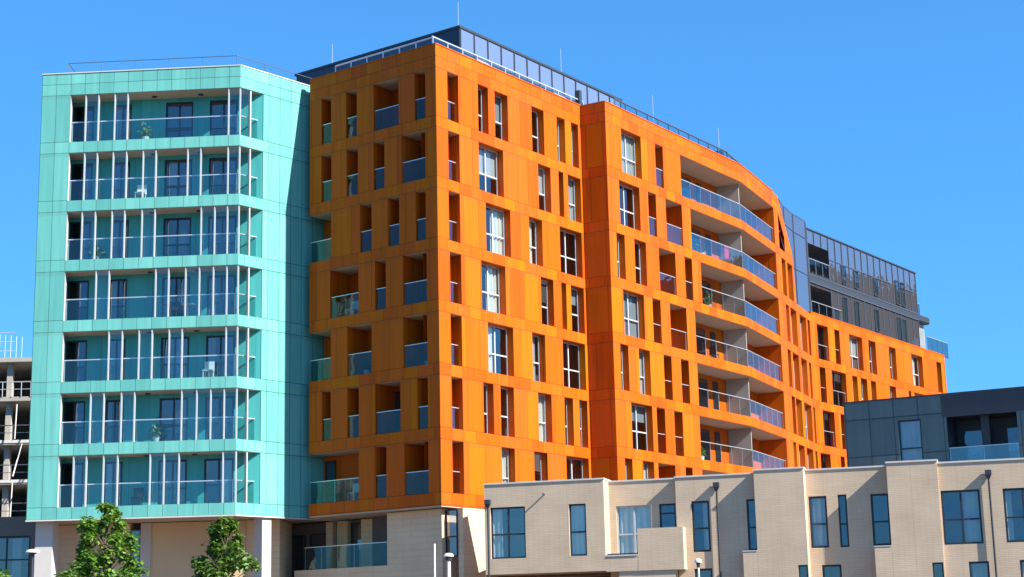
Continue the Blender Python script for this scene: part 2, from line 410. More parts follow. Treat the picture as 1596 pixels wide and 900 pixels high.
# ------------------------------------------------------------------ turquoise tower
tower = thing('apartment_tower', 'turquoise panelled apartment tower with seven glazed corner balconies, left of the orange block', 'apartment building', (-17, 86, 0))
WL = Wall(cyL, B=cyC); WR = Wall(cyC, B=cyR)
CT = 30.70; CB = 8.20; HC = 2.464; DEP = 1.19
ops = [(1.5, WL.L, TC[k]-HC, TC[k], 0) for k in range(7)]
mb = facade(WL, 0, WL.L, CB, CT, ops, 'teal')
opr = [(0, 1.5, TC[k]-HC, TC[k], 0) for k in range(7)]
facade(WR, 0, 9.5, CB, CT, opr, 'teal', mb, u0=.37)
back = (-13.0, 101.0); 
# hidden sides
pL = Wall(cyL, 85); 
mb.face([pL.P(0, 0, CB), pL.P(15, 0, CB), pL.P(15, 0, CT), pL.P(0, 0, CT)], 'teal')
pe = pL.XY(15); re_ = WR.XY(9.5)
mb.face([(*pe, CB), (*re_, CB), (*re_, CT), (*pe, CT)], 'teal')
mb.build('wall', tower)
mb = MB(); mb.prism([WL.XY(.08, -.08), WL.XY(WL.L-.05, -.08), WR.XY(9.4, -.08), (pe[0]+.2, pe[1]-.2)], CB+.02, CB+.25, 'soffit'); mb.build('soffit', tower)
mb = MB(); mb.prism([WL.XY(.08, -.08), WL.XY(WL.L-.05, -.08), WR.XY(9.4, -.08), (pe[0]+.2, pe[1]-.2)], CT-.5, CT-.3, 'roof'); mb.build('roof', tower)
# pale trim along the parapet and at the foot
for z, t in ((CT, .05), (CB-.06, .06)):
    mb = MB()
    mb.hexa([WL.P(-.02, .03, z), (*WL.XY(WL.L, .03), z), (*WL.XY(WL.L, -.15), z), WL.P(-.02, -.15, z)],
            [WL.P(-.02, .03, z+t), (*WL.XY(WL.L, .03), z+t), (*WL.XY(WL.L, -.15), z+t), WL.P(-.02, -.15, z+t)], 'coping')
    mb.hexa([WR.P(.002, .03, z), WR.P(9.5, .03, z), WR.P(9.5, -.15, z), WR.P(.2, -.15, z)],
            [WR.P(.002, .03, z+t), WR.P(9.5, .03, z+t), WR.P(9.5, -.15, z+t), WR.P(.2, -.15, z+t)], 'coping')
    mb.build('edge_trim', tower)
core = MB(); core.prism([WL.XY(.2, -2.6), WL.XY(WL.L+1.1, -2.6), WR.XY(9.3, -.4), (pe[0]+.3, pe[1]-.3)], CB+.3, CT-.6, 'core'); core.build('core', tower)
posts = {1: [2.28, 2.94, 3.78, 4.44, 9.61, 10.19], 2: [2.3, 2.95, 3.77, 4.45, 5.3, 5.95, 7.57, 8.23, 9.61, 10.19], 3: [2.27, 2.94, 3.79, 4.43, 5.31, 5.96, 8.3, 8.98, 9.62, 10.19],
         4: [3.07, 3.73, 6.07, 6.72, 7.57, 8.26, 8.96, 9.63, 10.19], 5: [3.8, 4.47, 5.31, 5.96, 6.81, 7.45, 9.63, 10.19], 6: [2.98, 3.64, 4.51, 5.16, 7.49, 8.23, 8.92, 9.58, 10.19], 7: [2.23, 2.86, 3.71, 4.4, 6.0, 6.68, 7.41, 9.56, 10.19]}
skip_screen = {1: [], 2: [], 3: [], 4: [], 5: [], 6: [], 7: []}
xr = WL.L+DEP/math.tan(R(WR.deg-WL.deg))   # where the back wall meets the right face
for k in range(7):
    z1 = TC[k]; z0 = z1-HC
    mb = MB(); a0 = .25
    # deck, soffit, side, back wall with window holes
    plan = [WL.XY(a0, -.03), WL.XY(WL.L-.02, -.03), WR.XY(1.5, -.03), WL.XY(xr-.05, -DEP), WL.XY(a0, -DEP)]
    mb.face([(*p, z1+.002) for p in plan], 'soffit'); mb.face([(*p, z0-.002) for p in plan], 'slab')
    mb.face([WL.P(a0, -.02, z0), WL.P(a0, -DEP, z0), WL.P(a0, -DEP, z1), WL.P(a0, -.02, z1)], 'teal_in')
    # thickness of the pier's edge and of the far jamb
    mb.box(WL, 1.5-.16, 1.5, -.30, -.001, z0, z1, 'post')
    wins = [(1.25, 2.35), (3.36, 4.3), (6.07, 7.5), (8.35, 9.8)]
    zb1 = z1-.2
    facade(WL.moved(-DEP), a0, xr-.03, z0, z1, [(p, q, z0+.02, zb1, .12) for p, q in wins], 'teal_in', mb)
    o = mb.build('balcony', tower)
    for i, (p, q) in enumerate(wins):
        BL[0] = random.choice((.3, .55, .8))
        window(WL.moved(-DEP), p, q, z0+.02, zb1, -.04, o, 'dark_frame', 'glass_dark' if i else 'glass_sky', split=1, transom=.38 if i in (2,) else None,
               curtain=None if i < 1 else random.choice((None, ('curtain', .0, .3), ('curtain', .6, 1.), ('curtain', .0, .5))), t=.09, name='glazed_door')
    for s_ in posts[k+1]:
        pm = MB(); pm.box(WL, s_-.028, s_+.028, -.16, -.02, z0, z1, 'post'); pm.build('post', o)
    pm = MB(); pm.box(WR, .66, .73, -.17, -.02, z0, z1, 'post'); pm.build('post', o)
    ps = posts[k+1]
    for i in range(len(ps)-1):
        if ps[i+1]-ps[i] < .8:
            gm = MB(); gm.box(WL, ps[i]+.04, ps[i+1]-.04, -.10, -.085, z0+.02, z1-.03, 'glass_screen'); gm.build('glass_screen', o)
    gm = MB(); gm.box(WR, .04, .655, -.10, -.085, z0+.02, z1-.03, 'glass_screen'); gm.build('glass_screen', o)
    rail(WL, 1.52, WL.L-.02, -.25, z0, 1.1, o, 'glass_teal', posts=30, thick=.05)
    rail(WR, .02, 1.48, -.25, z0, 1.1, o, 'glass_teal', posts=30, thick=.05)
    # downlights in the soffit
    for s_ in (5.6, 8.0):
        lm = MB(); lm.lathe((*WL.XY(s_, -.75), z1-.05), [(0, 0), (.13, 0), (.13, .045)], 'charcoal', 12)
        lm.build('downlight', o)
# roof rail
mb = MB()
def railing(mb, pts, z0, z1, mat, step=1.6, r=.018, mids=0):
    for i in range(len(pts)-1):
        p, q = Vector((*pts[i], 0)), Vector((*pts[i+1], 0)); n = max(1, round((q-p).length/step))
        for k in range(n+1):
            c = p.lerp(q, k/n)
            if k == n and i < len(pts)-2: continue
            mb.tube((c.x, c.y, z0), (c.x, c.y, z1), r, r, mat, 6)
        mb.tube((p.x, p.y, z1), (q.x, q.y, z1), r*1.2, r*1.2, mat, 6)
        for m_ in range(mids):
            z = z0+(z1-z0)*(m_+1)/(mids+1); mb.tube((p.x, p.y, z), (q.x, q.y, z), r*.8, r*.8, mat, 6)
railing(mb, [(-22.66, 84.3), (-22.66, 82.81), (-13.85, 82.2), (-10.2, 86.3)], CT-.3, 31.75, 'rail_dark', 1.9, .016)
mb.build('roof_railing', tower)
# podium under the turquoise tower
PB = WL.moved(-3.5); PF = WL.moved(-.6)
mb = MB()
mb.box(PB, .0, 4.05, -3, 0, 0, CB-.01, 'podium'); mb.box(PB, 5.12, 11.6, -3, -.02, 0, CB-.01, 'podium')
mb.box(PB, 4.05, 5.12, -3, -.6, 0, CB-.01, 'core')
mb.box(PB, 5.25, 9.9, -.015, .05, 0, CB-.02, 'warm')  # beige wall stretch, its warm reflected light given as colour
mb.box(PB, 4.60, 5.12, -.3, .03, 0, CB-.012, 'concrete_w')
mb.build('podium_wall', tower)
window(PB, 4.06, 4.60, 5.4, 7.9, -.05, tower, 'dark_frame', 'glass_dark', split=0, transom=.4)
for a, b in ((.25, 1.16), (11.04-.35, 11.6-.35)):
    pass
mb = MB(); mb.box(PF, .27, 1.12, -.85, 0, 0, CB-.02, 'concrete_w'); mb.build('column', tower)
W2 = WR.moved(-.12)
mb = MB(); mb.box(W2, 1.75, 2.32, -.6, 0, 0, CB-.02, 'concrete_w'); mb.build('column', tower)

# ------------------------------------------------------------------ orange block
block = thing('apartment_block', 'long orange panelled apartment block with staggered windows, curved balconies and dark rooftop storeys', 'apartment building', (6, 98, 0))
F1 = Wall(oL, B=oC); F2 = Wall(oC, B=oR); F4 = Wall(sC, B=k1); F5 = Wall(k1, B=k2); F6 = Wall(k2, B=cr); FW = Wall(cr, 54.4)
F3 = Wall(oR, B=sC)
f1 = {1: [(.81, 1.48), (2.5, 3.24), (4.37, 6.02), (7.04, 7.74)], 2: [(.81, 1.5), (2.53, 3.3), (4.34, 5.06), (6.18, 7.7)], 3: [(0, 1.48), (3.43, 4.2), (5.27, 5.99), (7.04, 7.68)],
      4: [(1.41, 3.31), (4.41, 5.1), (6.2, 7.7)], 5: [(0, 1.46), (2.56, 4.16), (6.18, 7.68)], 6: [(.86, 1.46), (2.55, 3.31), (4.37, 5.97), (7.02, 7.68)], 7: [(0, 3.29), (4.34, 5.06), (6.18, 7.66)]}
f2 = {1: [(.9, 1.77), (3.38, 4.23), (4.79, 5.91), (8.03, 9.14), (10.35, 11.12), (11.72, 12.4)], 2: [(.9, 1.8), (3.36, 5.42), (8.5, 9.63), (10.38, 10.83), (11.26, 12.48)],
      3: [(.88, 1.76), (3.85, 5.92), (7.55, 8.73), (10.34, 12.42)], 4: [(.9, 1.78), (3.4, 5.4), (8.48, 9.61), (10.35, 10.8), (11.24, 12.46)], 5: [(.88, 1.75), (3.84, 5.95), (7.58, 8.73), (10.32, 12.41)],
      6: [(.88, 1.74), (3.39, 4.2), (4.77, 5.89), (7.97, 9.15), (10.32, 11.12), (11.7, 12.45)], 7: [(.86, 1.74), (4.76, 5.85), (7.5, 8.66), (10.34, 12.42)]}
f4 = {1: [(1.6, 3.72), (5.3, 6.18), (8.2, 15.9)], 2: [(1.2, 3.36), (4.29, 5.17), (6.26, 8.13), (9.14, 15.9)], 3: [(.72, 1.57), (2.6, 3.82), (5.26, 7.13), (8.2, 9.06), (10.12, 15.9)],
      4: [(1.2, 3.39), (4.31, 5.2), (6.24, 8.14), (9.15, 15.9)], 5: [(.7, 1.53), (2.62, 3.81), (5.3, 6.17), (7.24, 8.14), (9.16, 15.9)], 6: [(1.62, 3.82), (4.29, 5.2), (6.22, 7.15), (9.12, 15.9)],
      7: [(.76, 1.52), (2.62, 3.76), (4.22, 6.09), (7.24, 8.04), (9.15, 15.9)]}
f6 = {3: [(1.95, 2.8), (3.18, 4.9), (5.78, 7.7), (8.1, 8.8)], 4: [(1.7, 2.6), (3.1, 4.85), (5.5, 7.2), (7.8, 8.5)], 5: [(2.1, 3.0), (3.3, 4.95), (5.6, 7.75), (8.3, 8.85)], 6: [(1.8, 2.7), (3.3, 5.0), (5.6, 7.5), (8.1, 8.8)], 7: [(2.0, 2.9), (3.3, 4.9), (5.6, 7.5), (8.1, 8.8)]}
fw = {3: [(.9, 2.67), (3.73, 4.58), (6.22, 8.45), (9.58, 10.86), (13.3, 14.6), (17.6, 19.8), (22.7, 23.7)], 4: [(.92, 1.86), (2.88, 5.23), (6.3, 7.2), (7.75, 8.87), (9.55, 10.46), (12.95, 14.13), (16.6, 17.06), (17.7, 19.77), (22.6, 23.6)],
      5: [(1.0, 2.88), (3.89, 4.54), (6.3, 8.4), (9.6, 10.8), (13.2, 14.4), (17.6, 19.7)], 6: [(.25, 1.83), (3.48, 4.12), (6.2, 8.2), (9.7, 10.8)], 7: [(.9, 2.7), (3.7, 4.5), (6.2, 8.2)]}
def zz(k): return T[k-1]-HO, T[k-1]
RV = .38
# cladding sheets
o1 = [(a, b, *zz(k), 0) for k, l in f1.items() for a, b in l]
facade(F1, 0, F1.L, BASE, ROOF, o1, 'orange', parent=block, u0=30)
o2 = [(a, b, *zz(k), (0 if i == 0 else RV)) for k, l in f2.items() for i, (a, b) in enumerate(l)]
facade(F2, 0, F2.L, BASE, ROOF, o2, 'orange', parent=block)
facade(F3, 0, F3.L, 0, ROOF-.05, [], 'orange', parent=block, u0=60)
nwin = {1: 1, 2: 1, 3: 2, 4: 1, 5: 2, 6: 1, 7: 2}
o4 = [(a, b, *zz(k), (RV if i < nwin[k] else 0)) for k, l in f4.items() for i, (a, b) in enumerate(l)]
facade(F4, 0, F4.L, 0, ROOF-.06, o4, 'orange', parent=block, u0=80)
P5 = 7.2
o5 = [(-.1, P5, *zz(k), 0) for k in range(1, 8)]
facade(F5, 0, F5.L, 0, ROOF-.06, o5, 'orange', parent=block, u0=97)
mb = MB()
o6 = [(a, b, *zz(k), RV) for k, l in f6.items() for a, b in l]
facade(F6, 0, F6.L, 0, T[2]+.57, o6, 'orange', mb, u0=104)
def poly6(pts): mb.face([F6.P(a, 0, z) for a, z in pts], 'orange', [(a+104, z) for a, z in pts])
Z2 = T[1]-HO; Z1 = T[0]-HO
poly6([(0, Z2), (1.43, Z2), (1.43, T[1]), (0, T[1])]); poly6([(2.55, Z2), (3.0, Z2), (3.0, T[1]), (2.55, T[1])])
poly6([(4.45, Z2), (5.1, Z2), (4.82, T[1]), (4.45, T[1])])
poly6([(0, T[1]), (4.82, T[1]), (4.68, Z1), (0, Z1)])
poly6([(0, Z1), (1.1, Z1), (1.1, T[0]), (0, T[0])]); poly6([(0, T[0]), (1.1, T[0]), (1.3, ROOF-.06), (0, ROOF-.06)])
poly6([(2.62, Z1), (4.68, Z1), (4.62, 27.5), (3.7, 28.42)]); poly6([(2.62, Z1), (3.7, 28.42), (2.62, 28.15)]); poly6([(1.1, T[0]), (2.62, 28.15), (3.7, 28.42), (1.3, ROOF-.06)])
for a, b in ((1.43, 2.55), (3.0, 4.45)):
    for s_ in (a, b): mb.face([F6.P(s_, 0, Z2), F6.P(s_, -RV, Z2), F6.P(s_, -RV, T[1]), F6.P(s_, 0, T[1])], 'orange')
    mb.face([F6.P(a, 0, T[1]), F6.P(b, 0, T[1]), F6.P(b, -RV, T[1]), F6.P(a, -RV, T[1])], 'orange')
# thickness of the sloping edge
sl = [(1.3, ROOF-.06), (3.7, 28.42), (4.62, 27.5), (4.82, T[1]), (5.1, Z2), (5.12, T[2]+.57)]
for i in range(len(sl)-1):
    (a, za), (b, zb) = sl[i], sl[i+1]
    mb.face([F6.P(a, 0, za), F6.P(b, 0, zb), F6.P(b, -.45, zb), F6.P(a, -.45, za)], 'orange')
mb.face([F6.P(0, -.45, Z2), F6.P(5.0, -.45, Z2), F6.P(4.7, -.45, T[1]), F6.P(4.5, -.45, 27.5), F6.P(3.5, -.45, 28.45), F6.P(1.2, -.45, ROOF-.1), F6.P(0, -.45, ROOF-.1)], 'orange')
mb.build('wall', block)
LW = 24.56
ow = [(a, b, *zz(k), RV) for k, l in fw.items() for a, b in l]
facade(FW, 0, LW, 0, RW, ow, 'orange', parent=block, u0=120)
we = FW.XY(LW); WE = Wall(we, -31)
# returns: left flank, back, end
mb = MB()
fl = Wall(oL, 49.0)
LS = [(0, zz(3)[0], zz(3)[1]), ]
for (za, zb) in ((BASE, zz(7)[0]), (zz(7)[1], zz(5)[0]), (zz(5)[1], zz(3)[0]), (zz(3)[1], ROOF)):
    mb.face([fl.P(.02, 0, za), fl.P(6, 0, za), fl.P(6, 0, zb), fl.P(.02, 0, zb)], 'orange')
backp = [(-8.2, 95), (2, 108), (18, 130), (24, 148), WE.XY(12, 0)]
z_ = ROOF-.1
lst = [fl.XY(6)]+[(-7.0, 97), (6, 114)]
for i in range(len(lst)-1):
    mb.face([(*lst[i], BASE), (*lst[i+1], BASE), (*lst[i+1], ROOF), (*lst[i], ROOF)], 'orange')
mb.face([(6, 114, 0), (24, 150, 0), (24, 150, RW), (6, 114, RW)], 'orange')
mb.face([WE.P(0, 0, 0), WE.P(-9, 0, 0), WE.P(-9, 0, RW), WE.P(0, 0, RW)], 'orange')
we2 = WE.XY(-9)
mb.face([(24, 150, 0), (*we2, 0), (*we2, RW), (24, 150, RW)], 'orange')
mb.build('wall', block)
# inner core and roofs
def inw(W, a, d): return W.XY(a, -d)
core = MB()
core.prism([inw(F1, 2.2, 2.2), inw(F1, F1.L-2, 2.0), inw(F2, 2.2, 2.0), inw(F2, F2.L, 2.0), inw(F4, 1., 2.0), inw(F4, F4.L-.3, 2.2), inw(F5, 7.0, 2.2), inw(F6, 8.0, 2.0), (12, 118), (5, 113), (-6.8, 96)], .2, ROOF-.7, 'core')
core.prism([inw(F6, 8.0, 2.0), inw(FW, 1, 1.5), inw(FW, LW-.6, 1.5), WE.XY(-8.5, -.3), (24, 149.0)], .2, RW-.6, 'core')
core.build('core', block)
rf = MB()
rf.prism([inw(F1, .1, .05), inw(F1, F1.L-.06, .05), inw(F2, F2.L, .05), inw(F3, F3.L-.05, .05), inw(F4, F4.L, .05), inw(F5, F5.L, .05), inw(F6, 1.2, .05), (13, 119), (5.5, 113.4), (-7, 96.6)], ROOF-.6, ROOF-.45, 'roof')
rf.prism([inw(F6, 1.3, .05), inw(F6, F6.L, .05), inw(FW, LW-.05, .05), WE.XY(-8.8, -.1), (24, 149.5), (10, 121)], RW-.55, RW-.4, 'roof')
rf.build('roof', block)
# pale coping line of the main parapet
cp = MB()
def cope(W, a, b, z, mat='rail_dark', t=.05, w=.28):
    cp.hexa([W.P(a, .03, z), W.P(b, .03, z), W.P(b, -w, z), W.P(a, -w, z)], [W.P(a, .03, z+t), W.P(b, .03, z+t), W.P(b, -w, z+t), W.P(a, -w, z+t)], mat)
cope(F1, 0, F1.L, ROOF+.002, 'orange'); cope(F2, 0, F2.L, ROOF+.004, 'orange'); cope(F4, .02, F4.L, ROOF-.055, 'orange'); cope(F5, 0, F5.L, ROOF-.053, 'orange'); cope(F3, .03, F3.L, ROOF-.047, 'orange')
cp.build('coping', block)
cp = MB(); cope(FW, 0, LW, RW+.002, 'orange'); cp.build('coping', block)
# soffit under the projecting corner
sf = MB(); sf.prism([inw(F1, .05, .02), inw(F1, F1.L-.03, .02), inw(F2, F2.L, .02), (-2, 96), (-7, 95)], BASE-.06, BASE+.15, 'soffit'); sf.build('soffit', block)

def cur(kinds=(None, 'curtain', 'curtain', 'blind')):
    k = random.choice(kinds)
    if k is None: return None
    BL[0] = random.choice((.0, .4, .65))
    if k == 'blind': return ('blind', 0, 1)
    return random.choice((('curtain', 0, 1), ('curtain', 0, .45), ('curtain', .5, 1.), ('curtain', 0, .8)))
# F1 balconies
for k, l in f1.items():
    z0, z1 = zz(k)
    for (a, b) in l:
        w = b-a; dd = []
        if w > 1.2: dd = [(a-.25, a+.45), ] if random.random() < .4 else [(a+w*.35, b+.1)]
        else: dd = [(a-.3, b-.15)] if random.random() < .6 else []
        recess(F1, a, b, z0, z1, 1.5, block, doors=dd, openL=(a == 0), door_glass='glass_sky' if random.random() < .35 else 'glass_dark', u0=30, glassm='glass_rail_shade')
# F2 slim balcony column + windows
for k, l in f2.items():
    z0, z1 = zz(k)
    a, b = l[0]; recess(F2, a, b, z0, z1, 1.2, block, doors=(), rail_d=-.25)
    for (a, b) in l[1:]:
        window(F2, a, b, z0, z1, -RV+.0, block, 'grey_frame', 'glass_sky' if random.random() < .35 else 'glass', curtain=cur(('curtain', 'curtain', 'curtain', 'blind', None)))
for k, l in f4.items():
    z0, z1 = zz(k)
    for i, (a, b) in enumerate(l[:-1]):
        if i < nwin[k]: window(F4, a, b, z0, z1, -RV, block, 'grey_frame', 'glass_sky' if random.random() < .4 else 'glass', curtain=cur())
        else: recess(F4, a, b, z0, z1, 1.4, block, doors=[(a-.3, a+.4)] if b-a > 1.3 else (), glassm='glass_rail' if k < 4 else 'glass_rail_clear')
# the wide bent balconies
for k, l in f4.items():
    z0, z1 = zz(k); a = l[-1][0]; D = 1.75; mb = MB()
    half = (F5.deg-F4.deg)/2; off = D*math.tan(R(half))   # mitre at the bend
    fa, fb, ba, bb = F4.XY(a), F5.XY(P5), F4.XY(a, -D), F5.XY(P5+.1, -D); mid = F4.XY(F4.L-off, -D)
    plan = [fa, F4.XY(F4.L), fb, F5.XY(P5, -D), mid, ba]
    mb.face([(*p, z1) for p in plan], 'soffit'); mb.face([(*p, z0) for p in plan], 'slab')
    mb.face([(*fa, z0), (*ba, z0), (*ba, z1), (*fa, z1)], 'orange', [(0.1, z0+.1), (.8, z0+.1), (.8, z1-.05), (.1, z1-.05)])
    mb.face([(*fb, z0), (*F5.XY(P5, -D), z0), (*F5.XY(P5, -D), z1), (*fb, z1)], 'orange', [(0.1, z0+.1), (.8, z0+.1), (.8, z1-.05), (.1, z1-.05)])
    b0 = a-.5; b1 = F4.L-off
    mb.face([F4.P(b0, -D, z0), F4.P(b1, -D, z0), F4.P(b1, -D, z1), F4.P(b0, -D, z1)], 'orange', [(b0, z0+.1), (b1, z0+.1), (b1, z1-.03), (b0, z1-.03)])
    mb.face([(*mid, z0), F5.P(P5+.3, -D, z0), F5.P(P5+.3, -D, z1), (*mid, z1)], 'orange', [(0, z0+.1), (7.4, z0+.1), (7.4, z1-.03), (0, z1-.03)])
    o = mb.build('balcony', block)
    dd = [(a+1.2, a+2.0), (a+2.9, a+4.3), (a+5.0, a+5.6)]
    for (da, db) in dd:
        if db > F4.L-.6: continue
        dm = MB(); d = -D+.05; za, zb = z0+.04, z1-.3
        dm.box(F4, da, db, d-.03, d, za, zb, 'dark_frame')
        dm.face([F4.P(da+.07, d+.004, za+.08), F4.P(db-.07, d+.004, za+.08), F4.P(db-.07, d+.004, zb-.08), F4.P(da+.07, d+.004, zb-.08)], 'glass_dark'); dm.build('door', o)
    for (da, db) in ((2.2, 3.6), (4.6, 5.4)):
        dm = MB(); d = -D+.05; za, zb = z0+.04, z1-.3
        dm.box(F5, da, db, d-.03, d, za, zb, 'dark_frame')
        dm.face([F5.P(da+.07, d+.004, za+.08), F5.P(db-.07, d+.004, za+.08), F5.P(db-.07, d+.004, zb-.08), F5.P(da+.07, d+.004, zb-.08)], 'glass_dark'); dm.build('door', o)
    # grey privacy screen at the bend
    pm = MB(); pm.box(F5, .45, .55, -D+.02, -.3, z0+.01, z1-.01, 'concrete'); pm.build('partition', o)
    gm = 'glass_rail' if k < 4 else 'glass_rail_clear'
    rail(F4, a+.02, F4.L-.01, -.12, z0, 1.08, o, gm, 'metal', 1.3); rail(F5, 0.02, P5-.02, -.12, z0, 1.08, o, gm, 'metal', 1.3)
# windows of the curved return and the wing
for k, l in f6.items():
    z0, z1 = zz(k)
    for (a, b) in l: window(F6, a, b, z0, z1, -RV, block, 'grey_frame', 'glass', curtain=cur())
z0, z1 = Z2, T[1]
for (a, b) in ((1.43, 2.55), (3.0, 4.45)): window(F6, a, b, z0, z1, -RV, block, 'grey_frame', 'glass')
for k, l in fw.items():
    z0, z1 = zz(k)
    for i, (a, b) in enumerate(l):
        dark = (k == 3 and i < 2) or (k == 4 and i < 2) or (k == 5 and i < 2) or (k > 5 and i < 2)
        o = window(FW, a, b, z0, z1, -RV, block, 'grey_frame' if not dark else 'dark_frame', 'glass_dark' if dark else 'glass', curtain=None if dark else cur(), transom=None if dark else .42)
        if dark: rail(FW, a+.02, b-.02, -.12, z0, 1.08, o, 'glass_rail_clear')
# rooftop: main penthouse
PA = (-2.41, 82.42)
PR = Wall(PA, 54.4); PLn = Wall(PA, 143.4)
e1 = PR.XY(15.6); e2 = PLn.XY(11.6)
mb = MB(); ZP = 33.2
p3 = (e2[0]+6, e2[1]+8.3); p4 = (e1[0]-8, e1[1]+6)
mb.face([(*PA, ROOF-.45), (*e1, ROOF-.45), (*e1, ZP-.12), (*PA, ZP-.12)], 'cw_main')
mb.face([(*PA, ROOF-.45), (*e2, ROOF-.45), (*e2, ZP-.12), (*PA, ZP-.12)], 'navy')
mb.face([(*e1, ROOF-.45), (*p4, ROOF-.45), (*p4, ZP-.12), (*e1, ZP-.12)], 'navy')
mb.face([(*e2, ROOF-.45), (*p3, ROOF-.45), (*p3, ZP-.12), (*e2, ZP-.12)], 'navy')
mb.face([(*p3, ROOF-.45), (*p4, ROOF-.45), (*p4, ZP-.12), (*p3, ZP-.12)], 'navy')
pent = mb.build('penthouse', block)
mb = MB(); mb.prism([PR.XY(-.06, .06), PR.XY(15.7, .06), p4, p3, PLn.XY(11.7, -.06)], ZP-.12, ZP, 'charcoal'); mb.build('penthouse_roof', pent)
mb = MB()
for i in range(14): s_ = i*1.19+.02; mb.box(PR, s_, s_+.06, 0.002, .05, ROOF-.45, ZP-.121, 'charcoal')
for i in range(13):
    mb.box(PR, i*1.19+.08, (i+1)*1.19+.02, .002, .045, ZP-1.42, ZP-1.36, 'charcoal')
mb.build('mullion', pent)
for s_ in (1.22, 8.36):
    mb = MB()
    hexb = [PR.P(s_, .06, ZP-1.5), PR.P(s_+1.1, .06, ZP-1.5), PR.P(s_+1.1, .30, ZP-1.78), PR.P(s_, .30, ZP-1.78)]
    hext = [PR.P(s_, .08, ZP-1.44), PR.P(s_+1.1, .08, ZP-1.44), PR.P(s_+1.1, .34, ZP-1.70), PR.P(s_, .34, ZP-1.70)]
    mb.hexa(hexb, hext, 'concrete'); mb.face([PR.P(s_, .055, ZP-2.4), PR.P(s_+1.1, .055, ZP-2.4), PR.P(s_+1.1, .055, ZP-1.5), PR.P(s_, .055, ZP-1.5)], 'room'); mb.build('open_window', pent)
# roof edge railings
def roofrail(W, a, b, d, z0, z1, gm='glass_rail', top='metal', step=1.5):
    o = MB(); o.box(W, a, b, d-.02, d-.005, z0+.05, z1-.06, gm); o = o.build('roof_balustrade', block)
    t = MB(); t.box(W, a-.02, b+.02, d-.05, d+.03, z1-.06, z1, top); t.build('handrail', o)
    t = MB(); n = round((b-a)/step)
    for i in range(n+1):
        x = a+(b-a)*i/n; t.box(W, x-.025, x+.025, d+.0, d+.04, z0, z1-.062, top)
    t.build('baluster', o)
roofrail(F1, 1.35, F1.L-.55, -.5, ROOF-.4, 31.45, 'glass_rail_clear', 'metal', 1.15)
roofrail(F2, .5, F2.L+1.2, -.6, ROOF-.4, 31.5, 'glass_rail', 'metal', 1.2)
roofrail(F4, 2.4, F4.L+.05, -.85, ROOF-.4, 31.75, 'glass_rail', 'rail_dark', 1.2)
roofrail(F5, .15, F5.L, -.85, ROOF-.4, 31.7, 'glass_rail', 'rail_dark', 1.2)
roofrail(F6, 0, 2.0, -.85, ROOF-.4, 31.6, 'glass_rail', 'rail_dark', 1.0)
mb = MB(); mb.box(F4, F4.L-.5, F4.L-.1, -1.4, -1.0, ROOF-.4, 31.75, 'charcoal'); mb.build('roof_vent', block)
mb = MB(); mb.box(F4, .6, .85, -2.3, -2.0, ROOF-.4, 32.0, 'charcoal'); mb.build('roof_vent', block)
for (x, y, za, zb) in ((-2.63, 88, 33.2, 36.7), (-10.02, 92, 33.2, 35.9), (3.2, 95, 33.2, 36.4), (8.8, 98, ROOF-.5, 34.4), (13.48, 104, ROOF-.5, 34.1)):
    mb = MB(); mb.tube((x, y, za), (x, y, zb), .018, .012, 'grey_frame', 6); mb.build('lightning_rod', block)
# wing penthouse, two glazed storeys
QA = (21.38, 118.74); Q = Wall(QA, 54.4); LQ = 19.88; ZQ = 31.0; ZM0, ZM1 = 26.97, 27.55
mb = MB()
loggia = [(.02, 3.5, 27.75, 29.9), (.02, 3.5, 24.6, 26.75)]
facade(Q, 0, LQ, RW-.4, ZQ-.1, [(a, b, c, d, 1.5) for a, b, c, d in loggia], 'cw', mb)
for a, b, c, d in loggia: mb.face([Q.P(a, -1.5, c), Q.P(b, -1.5, c), Q.P(b, -1.5, d), Q.P(a, -1.5, d)], 'charcoal')
qe = Q.XY(LQ); qb = Q.XY(LQ, -9); qa = Q.XY(0, -9)
mb.face([(*qe, RW-.4), (*qb, RW-.4), (*qb, ZQ-.1), (*qe, ZQ-.1)], 'navy'); mb.face([(*qa, RW-.4), (*qb, RW-.4), (*qb, ZQ-.1), (*qa, ZQ-.1)], 'navy')
# the curved glass piece that joins the main roof
pc = [(18.3, 111.3), (18.9, 113.2), (19.9, 115.5), (21.15, 117.75), QA]
for i in range(len(pc)-1):
    mb.face([(*pc[i], RW-.4), (*pc[i+1], RW-.4), (*pc[i+1], 31.15), (*pc[i], 31.15)], 'cw')
p_ = mb.build('penthouse', block)
mb = MB()
mb.prism([Q.XY(-.0, .08), Q.XY(LQ+.1, .08), Q.XY(LQ+.1, -9), Q.XY(0, -9)], ZQ-.1, ZQ, 'charcoal')
mb.prism([*pc, Q.XY(0, -8), (15, 115)], 31.15, 31.25, 'charcoal'); mb.build('penthouse_roof', p_)
mb = MB()
n = 17
for i in range(n+1):
    s_ = i*LQ/n
    for (za, zb) in ((RW-.4, ZM0), (ZM1, ZQ-.1)):
        if .1 < s_ < 3.4: continue
        mb.box(Q, s_-.03, s_+.03, .002, .05, za, zb, 'rail_dark')
for i in (1, 2): 
    s_ = i*LQ/n; mb.box(Q, s_-.03, s_+.03, .002, .05, 29.93, ZQ-.1, 'rail_dark')
mb.box(Q, 3.5, LQ, .002, .045, 29.2, 29.26, 'rail_dark')
for i in range(len(pc)-1):
    w_ = Wall(pc[i], B=pc[i+1])
    mb.box(w_, -.03, .03, 0, .05, RW-.4, 31.15, 'rail_dark'); mb.box(w_, .04, w_.L-.04, .0, .04, 29.9, 29.96, 'rail_dark'); mb.box(w_, .04, w_.L-.04, .0, .04, 27.2, 27.26, 'rail_dark')
mb.build('mullion', p_)
mb = MB()
